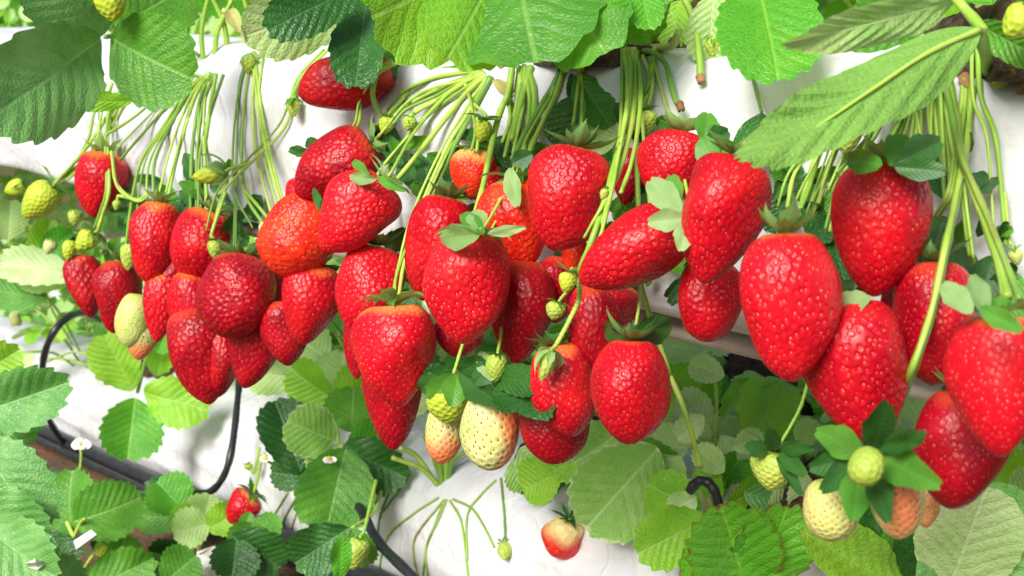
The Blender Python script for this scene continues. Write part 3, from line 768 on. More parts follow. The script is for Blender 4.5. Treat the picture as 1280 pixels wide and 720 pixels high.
H4 = [
 [(1215, 110, -.02), (1208, 180, .03), (1195, 250, .06), (1182, 310, .09), (1165, 390, .10), (1140, 465, .11), (1126, 505, .07), (1120, 530, .05)],
 [(1178, 70, .02), (1190, 130, .03), (1200, 190, .05), (1225, 260, .06), (1248, 330, .08), (1260, 372, .09)],
 [(1168, 72, .02), (1180, 120, .02), (1196, 190, .04), (1204, 260, .05), (1212, 320, .05)],
 [(1205, 100, -.01), (1196, 180, .03), (1186, 240, .05), (1170, 270, .04)],
 [(1222, 60, .0), (1226, 120, .01), (1244, 170, .02), (1252, 240, .02), (1258, 308, .02)],
 [(1130, 80, .02), (1120, 120, .02), (1090, 165, .03), (1070, 190, .04)],
 [(1146, 76, .02), (1140, 130, .02), (1128, 175, .03)],
 [(1156, 74, .02), (1162, 130, .02), (1168, 180, .03)],
 [(1104, 104, .01), (1096, 140, .02), (1080, 180, .03), (1050, 220, .04)],
 [(1140, 84, .02), (1130, 140, .02), (1104, 205, .04)],
 [(1038, 160, .03), (1022, 190, .04), (1006, 240, .06), (1000, 262, .07)],
 [(1052, 170, .03), (1036, 210, .03), (1022, 255, .04)],
 [(1064, 150, .02), (1058, 200, .03), (1048, 240, .04), (1036, 290, .05)],
 [(1174, 74, .02), (1185, 150, .03), (1196, 210, .04)],
 [(1010, 190, .04), (992, 220, .05), (984, 260, .06)],
]
for x0, x1, x2, y2 in ((1120, 1096, 1060, 215), (1132, 1118, 1095, 205), (1150, 1150, 1140, 200), (1162, 1172, 1180, 215), (1170, 1182, 1192, 260), (1186, 1200, 1215, 330), (1090, 1070, 1040, 240), (1080, 1050, 1015, 270), (1140, 1146, 1150, 190), (1100, 1088, 1076, 200)):
    H4.append([(x0, 84, .02), ((x0+x1)/2, 125, .02), (x1, 165, .03), (x2, y2, .04)])
for i, a in enumerate(H4): hang(U4, a, (.0020 if i < 2 else random.uniform(.0010, .0016)), 'stem')
# extra foliage tucked between bag and fruit (dark bracts and small leaves)
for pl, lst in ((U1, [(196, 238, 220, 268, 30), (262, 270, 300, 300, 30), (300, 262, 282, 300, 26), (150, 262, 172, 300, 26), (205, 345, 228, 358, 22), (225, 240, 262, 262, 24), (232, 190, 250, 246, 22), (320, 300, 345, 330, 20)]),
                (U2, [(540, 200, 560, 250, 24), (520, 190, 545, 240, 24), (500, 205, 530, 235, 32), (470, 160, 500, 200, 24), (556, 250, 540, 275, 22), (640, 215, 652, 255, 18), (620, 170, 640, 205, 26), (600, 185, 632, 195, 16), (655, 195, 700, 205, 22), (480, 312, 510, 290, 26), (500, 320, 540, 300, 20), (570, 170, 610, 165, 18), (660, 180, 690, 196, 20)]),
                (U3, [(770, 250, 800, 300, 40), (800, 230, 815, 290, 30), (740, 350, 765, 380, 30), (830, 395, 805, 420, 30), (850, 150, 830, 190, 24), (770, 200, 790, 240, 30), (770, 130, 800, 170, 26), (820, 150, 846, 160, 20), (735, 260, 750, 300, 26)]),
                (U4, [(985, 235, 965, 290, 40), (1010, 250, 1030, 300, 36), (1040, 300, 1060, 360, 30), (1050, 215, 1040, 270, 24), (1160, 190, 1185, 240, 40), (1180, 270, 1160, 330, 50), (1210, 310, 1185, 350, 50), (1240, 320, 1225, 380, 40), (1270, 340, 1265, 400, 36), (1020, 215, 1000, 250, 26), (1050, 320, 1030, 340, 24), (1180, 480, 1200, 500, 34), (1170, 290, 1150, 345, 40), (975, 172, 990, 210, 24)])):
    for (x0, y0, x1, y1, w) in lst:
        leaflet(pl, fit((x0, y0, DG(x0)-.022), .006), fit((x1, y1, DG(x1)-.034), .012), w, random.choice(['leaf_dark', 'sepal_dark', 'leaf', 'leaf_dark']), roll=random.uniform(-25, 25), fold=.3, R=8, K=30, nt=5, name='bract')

rb = random.Random(21)
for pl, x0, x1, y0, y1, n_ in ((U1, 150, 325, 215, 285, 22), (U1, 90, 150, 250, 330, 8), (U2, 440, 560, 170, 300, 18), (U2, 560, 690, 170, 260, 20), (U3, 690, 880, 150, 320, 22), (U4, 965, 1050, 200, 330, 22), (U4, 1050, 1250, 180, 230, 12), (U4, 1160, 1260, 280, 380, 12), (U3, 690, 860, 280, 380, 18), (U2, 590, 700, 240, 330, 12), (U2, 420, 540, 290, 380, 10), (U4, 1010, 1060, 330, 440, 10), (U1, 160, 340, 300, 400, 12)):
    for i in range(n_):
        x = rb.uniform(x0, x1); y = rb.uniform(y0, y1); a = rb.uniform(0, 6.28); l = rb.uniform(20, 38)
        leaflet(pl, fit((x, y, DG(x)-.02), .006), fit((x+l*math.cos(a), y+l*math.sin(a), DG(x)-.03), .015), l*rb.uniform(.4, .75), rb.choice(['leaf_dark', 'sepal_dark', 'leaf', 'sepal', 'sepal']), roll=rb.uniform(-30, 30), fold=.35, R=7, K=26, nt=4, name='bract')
for pl, lst in ((U1, [(318, 40, 340, 12, 20), (332, 52, 352, 38, 18), (300, 40, 286, 10, 18), (312, 66, 322, 96, 14), (345, 60, 366, 62, 12)]), (U2, [(616, 100, 640, 116, 14), (622, 84, 646, 62, 22)]), (U4, [(1240, 108, 1262, 92, 16), (1216, 112, 1200, 90, 14), (1270, 118, 1290, 104, 14)])):
    for (x0, y0, x1, y1, w) in lst:
        o = leaflet(pl, fit((x0, y0, DG(x0)+.03)), fit((x1, y1, DG(x1)+.02)), w, 'leaf_light', fold=.5, teeth=.0, R=7, K=20, name='leaf_sheath'); o.data.materials.clear(); o.data.materials.append(M[rb.choice(['dry', 'crown', 'crown'])])

# ------------------------------------------------------------------ ripe and unripe fruit
s_ = strawberry
G = 'ripe strawberries hanging from the upper bag'
s_((130, 190), (117, 270), 63, .07, 'red', 'small red strawberry hanging alone at upper left, a stem crossing its face', 'up', group=G)
s_((200, 252), (187, 352), 64, .085, 'red', 'long red strawberry with pale collar, topmost of the left cluster beside grey film', 'up', group=G, kk=.18, stem=None)
s_((268, 264), (236, 348), 76, .055, 'red', 'red strawberry tilted behind the tiny green bud in the left cluster', 'up', group=G, kk=.15, stem=None)
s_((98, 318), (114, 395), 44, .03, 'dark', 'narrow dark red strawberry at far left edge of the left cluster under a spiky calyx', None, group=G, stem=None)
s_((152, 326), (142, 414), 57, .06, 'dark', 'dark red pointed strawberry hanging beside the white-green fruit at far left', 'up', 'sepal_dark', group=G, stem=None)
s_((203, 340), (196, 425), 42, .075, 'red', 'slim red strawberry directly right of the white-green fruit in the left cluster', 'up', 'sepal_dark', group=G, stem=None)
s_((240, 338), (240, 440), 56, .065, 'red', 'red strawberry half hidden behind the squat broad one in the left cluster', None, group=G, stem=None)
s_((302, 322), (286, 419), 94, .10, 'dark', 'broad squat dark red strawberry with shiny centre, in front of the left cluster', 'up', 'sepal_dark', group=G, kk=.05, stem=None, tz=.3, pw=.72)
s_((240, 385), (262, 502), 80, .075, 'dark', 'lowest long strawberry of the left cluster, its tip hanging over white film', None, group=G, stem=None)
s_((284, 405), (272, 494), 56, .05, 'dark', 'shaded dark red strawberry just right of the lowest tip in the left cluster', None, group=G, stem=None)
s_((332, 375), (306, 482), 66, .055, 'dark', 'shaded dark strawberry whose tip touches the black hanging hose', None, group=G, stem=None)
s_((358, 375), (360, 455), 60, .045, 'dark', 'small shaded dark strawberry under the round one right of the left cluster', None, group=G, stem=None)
s_((395, 330), (380, 428), 74, .07, 'red', 'red strawberry hanging below the orange-red one, right end of the left cluster', 'up', 'sepal_dark', group=G, stem=None)
s_((396, 248), (348, 340), 92, .09, 'orange', 'orange-red strawberry pointing down-left, right of the tiny white bud', 'curl', 'sepal_dark', group=G, kk=.0, pw=.75, pale=.02, stem=None)
s_((385, 225), (365, 270), 42, .045, 'red', 'sliver of red strawberry showing above the orange-red one', None, group=G, stem=None)
s_((466, 180), (372, 240), 82, .07, 'dark', 'dark red strawberry lying sideways against the grey film, upper of the leaning pair', 'up', 'sepal', group=G, stem=[(478, 165, off(478, .05)), (520, 120, off(520, .02)), (600, 94, DG(600)+.03)])
s_((482, 226), (404, 310), 90, .115, 'bright', 'pinkish red strawberry leaning down-left, front one of the leaning pair', 'open', 'sepal_pale', group=G, cl=.45, stem=[(490, 214, off(490, .10)), (530, 150, off(530, .03)), (604, 94, DG(604)+.03)], pale=.02)
s_((470, 306), (450, 418), 82, .09, 'bright', 'bright red strawberry behind and above the smooth pointed one with orange shoulders', 'up', 'sepal_dark', group=G, kk=.15, pale=.03, stem=None)
s_((492, 380), (499, 505), 102, .145, 'bright', 'smooth bright red strawberry with pale orange shoulders and curled green calyx', 'curl', 'sepal', group=G, cl=.52, kk=.36, stem=[(497, 340, off(497, .13)), (520, 280, off(520, .09)), (560, 190, off(560, .05)), (610, 96, DG(610)+.03)], pale=.08, wid=.16, depth=.10)
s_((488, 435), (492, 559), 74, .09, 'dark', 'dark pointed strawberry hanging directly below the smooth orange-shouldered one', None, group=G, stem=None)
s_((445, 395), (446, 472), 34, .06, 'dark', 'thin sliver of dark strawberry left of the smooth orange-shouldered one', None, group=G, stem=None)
s_((560, 246), (528, 372), 84, .085, 'red', 'red strawberry tucked behind the big heart shaped one, thin stems crossing above', 'up', 'sepal_dark', group=G, stem=None, pale=.03)
s_((590, 292), (578, 426), 108, .15, 'bright', 'big heart shaped bright strawberry with grey-green sepals, front centre of the picture', 'flat', 'sepal_pale', group=G, cl=.50, kk=.28, stem=[(604, 286, off(604, .15)), (632, 236, off(632, .09)), (648, 180, off(648, .04)), (652, 84, DG(652)+.03)], pale=.04, wid=.24)
s_((592, 186), (590, 248), 52, .05, 'orange', 'small half ripe orange strawberry high up among the centre stems', 'flat', 'sepal', group=G, pale=.22, stem=None)
s_((612, 205), (606, 262), 44, .035, 'red', 'red strawberry peeping out under the small orange one among centre stems', None, group=G, stem=None)
s_((645, 225), (650, 338), 92, .075, 'orange', 'speckled orange-red strawberry between the heart shaped and the large oval one', 'flat', 'sepal', group=G, cl=.4, stem=None, pale=.04)
s_((722, 184), (694, 310), 102, .115, 'red', 'large oval red strawberry under a straight stem, beside the thick stem bundle', 'up', 'sepal_dark', group=G, cl=.28, pale=.03, kk=.20, stem=[(726, 170, off(726, .09)), (728, 120, off(728, .02)), (726, 80, DG(726)+.03)])
s_((655, 325), (645, 452), 82, .08, 'dark', 'dark red shaded strawberry beside the pair of tiny green buds', None, group=G, stem=None)
s_((850, 282), (728, 350), 96, .12, 'red', 'red strawberry lying sideways with grey-green sepals at its right end', 'open', 'sepal_pale', group=G, cl=.52, stem=[(862, 262, off(862, .10)), (850, 200, off(850, .05)), (815, 70, DG(815)+.03)], pale=.02, wid=.24)
s_((852, 164), (832, 260), 80, .065, 'red', 'red strawberry under lobed green sepals against the bright film', 'up', 'sepal', group=G, cl=.55, wid=.26, stem=None, pale=.02)
s_((790, 185), (782, 255), 42, .03, 'dark', 'dark strawberry deep in shade behind the thick stem bundle', None, group=G, stem=None)
s_((718, 292), (716, 345), 34, .06, 'orange', 'orange sliver of strawberry beneath the large oval one', None, group=G, stem=None)
s_((922, 196), (880, 350), 112, .13, 'red', 'knobbly tapering red strawberry under the tip of the long pale leaf', 'up', 'sepal_dark', group=G, cl=.3, kk=.36, lump=.08, stem=[(938, 180, off(938, .09)), (980, 140, off(980, .03)), (1100, 118, DG(1100)+.03)], pale=.0, nseed=400)
s_((888, 325), (884, 425), 76, .07, 'red', 'blunt red strawberry against the beige underside of the bag', 'flat', 'sepal_dark', group=G, stem=None, cl=.3, pw=.7, kk=.1)
s_((984, 290), (990, 472), 122, .16, 'bright', 'largest strawberry, pinkish red pointed cone with pale collar, right of centre', 'up', 'sepal', group=G, cl=.38, kk=.22, stem=[(990, 262, off(990, .13)), (1010, 220, off(1010, .07)), (1050, 150, off(1050, .02)), (1110, 116, DG(1110)+.03)], pale=.035, nseed=330)
s_((1108, 204), (1092, 366), 120, .10, 'red', 'large deep red top shaped strawberry hanging in front of white film at right', 'up', 'sepal', group=G, cl=.45, kk=.30, wid=.25, stem=[(1108, 185, off(1108, .08)), (1130, 140, off(1130, .02)), (1142, 90, off(1142, -.02))], pale=.03, nseed=300)
s_((1062, 376), (1084, 548), 128, .12, 'red', 'big red strawberry with wide rounded green sepal on top, below the top shaped one', None, group=G, stem=None, kk=.24, pale=.0, nseed=320)
s_((1168, 326), (1168, 478), 106, .08, 'dark', 'deep red strawberry behind the long yellow-green stem at right', 'up', 'sepal_dark', group=G, stem=None, kk=.2)
s_((1246, 394), (1250, 566), 122, .15, 'bright', 'bright smooth strawberry cut off by the right picture edge, orange shoulder', 'open', 'sepal', group=G, cl=.36, stem=[(1252, 372, off(1252, .12)), (1240, 310, off(1240, .08)), (1195, 180, off(1195, .03)), (1190, 112, DG(1190)+.03)], pale=.05, depth=.09)
s_((1205, 490), (1188, 632), 112, .11, 'dark', 'glossy dark red strawberry hanging lowest at right, below the cut-off one', 'up', 'sepal_dark', group=G, stem=None, kk=.18, depth=.09, pw=.78)
s_((765, 352), (750, 415), 84, .07, 'red', 'red strawberry partly hidden under the sideways one', None, group=G, stem=None)
s_((745, 355), (736, 478), 72, .085, 'dark', 'dark red strawberry between the slender bud stem and the oval low one', 'up', 'sepal_dark', group=G, stem=None)
s_((694, 430), (716, 542), 78, .11, 'red', 'red strawberry beneath the closed green bud on its slender stem', 'up', 'sepal_dark', group=G, stem=None, kk=.1)
s_((700, 488), (690, 578), 82, .08, 'dark', 'shaded dark strawberry lowest in the centre, right of the white fruit', None, group=G, stem=None, kk=.12)
s_((790, 424), (786, 552), 98, .145, 'red', 'evenly oval red strawberry hanging lowest right of centre with yellow collar', 'up', 'sepal_dark', group=G, cl=.34, kk=.12, pale=.03, nseed=400, stem=[(796, 400, off(796, .12)), (800, 360, off(800, .09)), (797, 262, off(797, .06)), (796, 64, DG(796)+.02)])
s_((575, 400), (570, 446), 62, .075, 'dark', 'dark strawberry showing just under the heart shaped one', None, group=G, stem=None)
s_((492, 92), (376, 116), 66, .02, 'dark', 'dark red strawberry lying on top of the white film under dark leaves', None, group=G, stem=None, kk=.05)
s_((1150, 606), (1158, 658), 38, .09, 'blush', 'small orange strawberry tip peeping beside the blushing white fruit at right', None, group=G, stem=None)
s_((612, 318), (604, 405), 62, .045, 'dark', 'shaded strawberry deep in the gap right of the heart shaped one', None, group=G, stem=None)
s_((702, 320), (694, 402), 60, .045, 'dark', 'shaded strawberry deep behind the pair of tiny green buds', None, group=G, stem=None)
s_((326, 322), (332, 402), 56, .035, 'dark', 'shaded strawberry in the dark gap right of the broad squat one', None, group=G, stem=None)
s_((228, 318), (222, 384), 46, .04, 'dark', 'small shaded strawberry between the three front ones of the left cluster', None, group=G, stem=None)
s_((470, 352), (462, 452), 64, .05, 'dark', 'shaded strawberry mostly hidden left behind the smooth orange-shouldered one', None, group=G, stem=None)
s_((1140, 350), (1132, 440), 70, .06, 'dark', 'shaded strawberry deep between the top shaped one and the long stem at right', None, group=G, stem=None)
# extra sepals on the named fruit
for pl, lst in ((U4, [((1064, 396, .135), (1063, 360, .125), 46, 'sepal_pale'), ((1068, 372, .12), (1046, 344, .10), 20, 'sepal_dark'), ((1215, 392, .17), (1176, 350, .17), 30, 'sepal_pale'), ((1232, 400, .17), (1216, 330, .14), 26, 'sepal_pale'), ((1225, 385, .18), (1275, 412, .18), 26, 'sepal'), ((1062, 396, .12), (1090, 340, .09), 18, 'sepal_dark'),
                      ((1104, 206, .14), (1050, 198, .13), 30, 'sepal'), ((1112, 206, .12), (1140, 168, .10), 44, 'sepal'), ((1116, 206, .12), (1180, 176, .10), 44, 'sepal_dark'), ((1118, 208, .12), (1182, 214, .11), 30, 'sepal_dark')]),
                (U3, [((880, 176, .10), (886, 138, .09), 32, 'sepal'), ((884, 178, .10), (912, 164, .09), 30, 'sepal_dark'), ((876, 172, .11), (894, 206, .11), 32, 'sepal'), ((884, 182, .10), (916, 184, .11), 26, 'sepal'), ((852, 268, .15), (808, 220, .15), 34, 'sepal_pale'), ((856, 272, .15), (810, 278, .17), 28, 'sepal_pale'), ((858, 276, .15), (852, 312, .16), 26, 'sepal_pale'), ((846, 260, .14), (838, 214, .13), 24, 'sepal'),
                      ((790, 420, .14), (845, 405, .10), 36, 'sepal_dark'), ((788, 420, .14), (742, 408, .10), 32, 'sepal_dark')]),
                (U2, [((470, 224, .13), (432, 222, .14), 16, 'sepal_pale'), ((472, 222, .13), (500, 236, .14), 14, 'sepal'), ((462, 222, .12), (438, 198, .12), 14, 'sepal'), ((390, 190, .08), (357, 188, .09), 14, 'sepal_dark'), ((394, 186, .08), (386, 172, .09), 18, 'sepal_dark'),
                      ((600, 292, .185), (545, 300, .19), 32, 'sepal_pale'), ((598, 288, .185), (594, 258, .17), 26, 'sepal_pale'), ((604, 292, .185), (574, 262, .18), 22, 'sepal'), ((610, 292, .185), (652, 286, .18), 14, 'sepal_pale'), ((636, 210, .10), (645, 256, .11), 22, 'sepal_pale'), ((640, 205, .10), (665, 192, .09), 24, 'sepal_dark'),
                      ((404, 268, .125), (390, 232, .12), 10, 'sepal_dark'), ((400, 262, .125), (420, 244, .11), 16, 'sepal_dark')])):
    for (a, b, w, m) in lst:
        leaflet(pl, (a[0], a[1], DG(a[0])-a[2]), (b[0], b[1], DG(b[0])-b[2]), w, m, roll=random.uniform(-12, 12), fold=.25, droop=.1, R=8, K=36, name='sepal')

GU = 'unripe fruit hanging from the upper bag'
UC = 'unripe strawberry'
def u_(*a, **kw):
    kw.setdefault('cat', UC); kw.setdefault('group', GU); kw.setdefault('name', 'unripe_strawberry'); return strawberry(*a, **kw)
u_((68, 232), (30, 272), 46, .07, 'yellow', 'yellow-green unripe strawberry at the far left with raised leafy calyx', 'open', 'sepal', cl=.7, stem=[(72, 226, off(72, .07)), (110, 182, off(110, .06)), (162, 100, off(162, .0))])
u_((30, 230), (6, 240), 22, .06, 'yellow', 'tiny green fruitlet at the left picture edge', 'down', 'sepal', cl=.9, stem=None)
u_((172, 366), (160, 434), 46, .075, 'pale', 'white-green unripe strawberry hanging between dark red ones at left', None, stem=None, kk=.05, nseed=200)
u_((182, 400), (172, 450), 42, .055, 'blush_low', 'pale fruit with pinkish bottom behind the white-green one at left', None, stem=None)
u_((616, 484), (612, 588), 76, .11, 'blush_right', 'white strawberry with orange blush on its right side, lower centre', None, stem=None, kk=.02, nseed=170, pw=.72)
u_((556, 505), (552, 580), 50, .10, 'blush_low', 'small white strawberry with red-orange lower half, lower centre', None, stem=None, nseed=120, kk=.1)
u_((560, 482), (560, 530), 62, .115, 'yellow', 'yellow-green unripe strawberry under the dark spread calyx, lower centre', 'flat', 'sepal', cl=.6, wid=.3, stem=[(566, 470, off(566, .11)), (580, 425, off(580, .09))], nseed=120)
u_((622, 442), (619, 478), 30, .13, 'green', 'small green fruitlet between dark leaves in the lower centre', 'flat', 'sepal_dark', cl=.6, nseed=90, stem=[(626, 420, off(626, .11)), (630, 380, off(630, .09))])
u_((1086, 566), (1079, 600), 48, .20, 'green', 'round yellow-green fruit facing out of a dark leafy star calyx at right', None, stem=None, nseed=110, kk=-.1, tz=1.2, depth=.14)
u_((1036, 598), (1042, 676), 76, .16, 'pale', 'white-green strawberry with a brown scar, lower right', None, stem=None, kk=.0, nseed=170, pw=.7)
u_((1120, 580), (1124, 674), 74, .165, 'blush_mid', 'white strawberry blushing orange in its middle, lower right', None, stem=None, nseed=150, kk=.15)
u_((968, 562), (964, 614), 58, .09, 'green', 'green unripe strawberry with dark spidery calyx, right of centre', 'open', 'sepal_dark', cl=.75, stem=[(978, 550, off(978, .09)), (1000, 510, off(1000, .08)), (1012, 470, off(1012, .07))], nseed=140)
u_((806, 138), (806, 168), 34, .03, 'green', 'small knobbly green fruit against the film above the red one', 'open', 'sepal_dark', cl=.7, nseed=70, stem=None)
u_((1062, 140), (1056, 192), 44, .05, 'green', 'green fruit half hidden under the long pale leaf', None, nseed=90, stem=None)
u_((134, -14), (142, 27), 40, .28, 'yellow', 'yellow fruitlet in a pale ragged calyx between the two top left leaves', 'down', 'sepal_pale', cl=.75, nseed=80, D=.84, stem=[(130, -30, .84), (128, -60, .86)])
u_((1290, 14), (1256, 44), 44, .0, 'yellow', 'yellow fruitlet at the top right corner', 'flat', 'leaf_fresh' if False else 'sepal', cl=.5, nseed=60, D=.46, stem=[(1310, 10, .46), (1330, 30, .47)])
GB = 'flower buds and fruitlets on thin stems'
def b_(*a, **kw):
    kw.setdefault('cat', 'flower bud'); kw.setdefault('group', GB); kw.setdefault('name', 'flower_bud'); kw.setdefault('nseed', 50); kw.setdefault('cl', .8); return strawberry(*a, **kw)
b_((712, 340), (706, 366), 24, .15, 'yellow', 'upper of two tiny green buds with open sepals left of the slender stem', 'open', 'sepal', cl=1.1, stem=[(716, 336, off(716, .14)), (722, 345, off(722, .13))])
b_((698, 378), (690, 400), 26, .13, 'green', 'lower of two tiny green buds left of the slender stem', 'flat', 'sepal', cl=.7, stem=[(704, 370, off(704, .13)), (722, 350, off(722, .13))])
b_((690, 438), (676, 476), 22, .145, 'green', 'closed green bud at the end of the slender stem before the red fruit', 'down', 'sepal_pale', cl=1.9, wid=.55, n=6, stem=[(696, 430, off(696, .15)), (712, 400, off(712, .14)), (724, 372, off(724, .13)), (722, 345, off(722, .13))], stemr=.0013)
b_((266, 300), (272, 326), 20, .10, 'green', 'tiny green bud with dark sepals in front of the left cluster', 'open', 'sepal_dark', cl=.95, stem=[(265, 290, off(265, .09)), (282, 240, off(282, .06))])
b_((282, 214), (240, 222), 26, .065, 'yellow', 'spent flower with pale folded sepals beside the film at left', 'down', 'sepal_pale', cl=1.6, wid=.6, n=7, stem=[(290, 210, off(290, .06)), (312, 204, off(312, .05))])
b_((118, 292), (96, 312), 28, .085, 'yellow', 'spent flower with spiky pale star calyx above the far left red fruit', 'flat', 'sepal_pale', cl=1.3, wid=.35, stem=[(124, 284, off(124, .08)), (136, 240, off(136, .08))])
b_((90, 300), (84, 326), 20, .07, 'yellow', 'tiny yellow-green fruitlet left of the spiky star calyx', None, stem=None)
b_((162, 304), (160, 338), 24, .06, 'green', 'smooth green fruitlet between the red ones at left', None, stem=None)
b_((96, 262), (92, 282), 20, .05, 'green', 'tiny dull fruitlet below the lone red strawberry at upper left', 'down', 'sepal', stem=None)
b_((66, 300), (58, 318), 18, .04, 'blush', 'tiny withered pale bud at far left', 'down', 'sepal_pale', stem=None)
b_((146, 250), (146, 264), 12, .06, 'green', 'pin-sized green bud right of the lone red strawberry', 'down', 'sepal', stem=[(150, 245, off(150, .06)), (170, 250, off(170, .06))])
b_((366, 124), (368, 146), 18, .035, 'green', 'green bud on the long thin stem before the fruit on top of the film', 'down', 'sepal', cl=1.2, wid=.5, n=6, stem=[(366, 118, off(366, .03)), (378, 92, off(378, .01))])
b_((484, 146), (480, 168), 20, .045, 'yellow', 'left of two green buds among the fanning centre stems', 'open', 'sepal', cl=.9, stem=[(488, 140, off(488, .04)), (505, 122, off(505, .02))])
b_((514, 146), (508, 164), 20, .045, 'green', 'right of two green buds among the fanning centre stems', 'down', 'sepal', cl=.9, stem=[(520, 138, off(520, .03)), (555, 120, off(555, .014))])
b_((310, 68), (312, 94), 20, -.01, 'green', 'pale bud with tattered sepals on top of the film at left', 'down', 'sepal_pale', cl=1.1, stem=[(322, 72, off(320, -.03)), (340, 55, off(340, -.04))])
b_((892, 46), (890, 72), 24, -.02, 'green', 'green bud with long sepals above the film right of top centre', 'down', 'sepal', cl=1.0, stem=[(892, 30, off(892, -.02)), (896, 0, off(896, -.03))])
b_((332, 278), (326, 292), 14, .07, 'pale', 'tiny white bud left of the orange-red strawberry', 'down', 'petal' if False else 'sepal_pale', stem=[(334, 272, off(334, .06)), (306, 238, off(306, .04))])
b_((758, 236), (752, 250), 12, .135, 'green', 'small open calyx with brown heart on the thick stem bundle', 'open', 'sepal', cl=.6, stem=None, wid=.3)
b_((606, 150), (600, 178), 24, .06, 'yellow', 'pale green fruitlet above the small half ripe orange strawberry', 'open', 'sepal', cl=1.1, wid=.4, stem=[(606, 142, off(606, .05)), (592, 130, off(592, .03))])
b_((1268, 312), (1272, 332), 20, .03, 'pale', 'small withered bud against the film at the right edge', 'open', 'sepal_pale', cl=.9, stem=[(1262, 300, off(1262, .02)), (1256, 240, off(1256, .02))])
# big leafy calyxes, lower centre and lower right
for (a, b, w, m) in [((568, 468), (520, 488), 36, 'sepal_dark'), ((568, 468), (536, 502), 34, 'sepal'), ((572, 468), (566, 506), 34, 'sepal'), ((576, 468), (612, 500), 34, 'sepal_dark'), ((574, 464), (600, 455), 26, 'leaf_dark'),
                     ((620, 474), (680, 512), 40, 'leaf_dark'), ((620, 470), (668, 478), 40, 'leaf_dark'), ((600, 440), (612, 470), 22, 'sepal_pale'), ((628, 478), (640, 510), 40, 'leaf_dark'), ((560, 462), (534, 468), 24, 'leaf_dark'), ((620, 452), (592, 480), 30, 'sepal_dark')]:
    leaflet(U2, (a[0], a[1], DG(a[0])-.125), (b[0], b[1], DG(b[0])-.14), w, m, roll=random.uniform(-15, 15), fold=.25, R=8, K=36, name='sepal')
for (a, b, w, m) in [((1078, 566), (1018, 536), 50, 'sepal'), ((1074, 570), (1008, 588), 46, 'sepal_dark'), ((1076, 584), (1066, 650), 50, 'sepal'), ((1092, 584), (1108, 648), 40, 'sepal_dark'), ((1094, 572), (1166, 600), 54, 'sepal'), ((1090, 562), (1108, 510), 50, 'sepal_dark'), ((1098, 560), (1146, 544), 36, 'sepal_dark'), ((1070, 576), (1026, 616), 38, 'sepal_dark')]:
    b = (a[0]+(b[0]-a[0])*.88, a[1]+(b[1]-a[1])*.88); w = w*.8
    leaflet(U4, (a[0], a[1], DG(a[0])-.17), (b[0], b[1], DG(b[0])-.195), w, m, roll=random.uniform(-15, 15), fold=.2, R=8, K=36, name='sepal')
for (a, b, w) in [((960, 566), (934, 556), 22), ((968, 564), (964, 540), 20), ((976, 566), (1002, 590), 22), ((978, 562), (1008, 560), 18), ((972, 570), (1000, 612), 16)]:
    leaflet(U4, (a[0], a[1], DG(a[0])-.10), (b[0], b[1], DG(b[0])-.115), w, 'sepal_dark', roll=random.uniform(-15, 15), fold=.2, R=8, K=36, name='sepal')
stub(U3, [(838, 470, DG(838)-.06), (858, 520, DG(858)-.06), (876, 585, DG(876)-.04)], .0014)
stub(U3, [(796, 262, DG(796)-.07), (800, 350, DG(800)-.08), (838, 470, DG(838)-.06)], .0014)

# ------------------------------------------------------------------ hoses along the lower bag
def lo(px, py, o=.0): return P(px, py, DL(px)-o)
pipe = tube('irrigation_pipe', [lB+lu_*.8-ln2*.02+Z*.012, lB-ln2*.02+Z*.012, lA-ln2*.02+Z*.012, lA-lu_*2.0-ln2*.02+Z*.012], .013, M['hose'], None, seg=12)
tag(pipe, 'thick black irrigation pipe along the foot of the lower bag', 'pipe')
pipe2 = tube('irrigation_pipe', [lB+lu_*.8-ln2*.05+Z*.010, lB-ln2*.037+Z*.006, lA-ln2*.04+Z*.006, lA-lu_*2.0-ln2*.036+Z*.006], .006, M['hose'], None, seg=12)
tag(pipe2, 'thinner black pipe lying on the soil beside the thick one', 'pipe')
def hose(pts, r, label):
    h = tube('drip_hose', pts, r, M['hose'], None, seg=10, n=10); tag(h, label, 'hose', 'thin black drip hoses'); return h
hose([P(125, 400, 1.95), P(104, 391, 1.80), P(78, 402, 1.72), P(58, 435, 1.72), P(53, 480, 1.80), P(62, 525, 1.95), P(82, 556, 2.02)], .0050, 'black drip hose arching at left from pipe up over the lower bag')
hose([P(300, 460, 1.50), P(298, 490, 1.47), P(290, 560, 1.42), P(278, 598, 1.42), P(258, 616, 1.46), P(225, 612, 1.5)], .0042, 'black drip hose dropping straight below the left cluster and curving left')
hose([P(430, 600, 1.22), P(455, 645, 1.13), P(475, 680, 1.09), P(520, 724, 1.0), P(560, 760, .96)], .0046, 'black drip hose crossing the white film at the bottom centre')
hose([P(862, 614, .86), P(872, 602, .855), P(886, 604, .85), P(896, 622, .85), P(902, 660, .86)], .0036, 'short bent black hose end among the pale leaves at right')

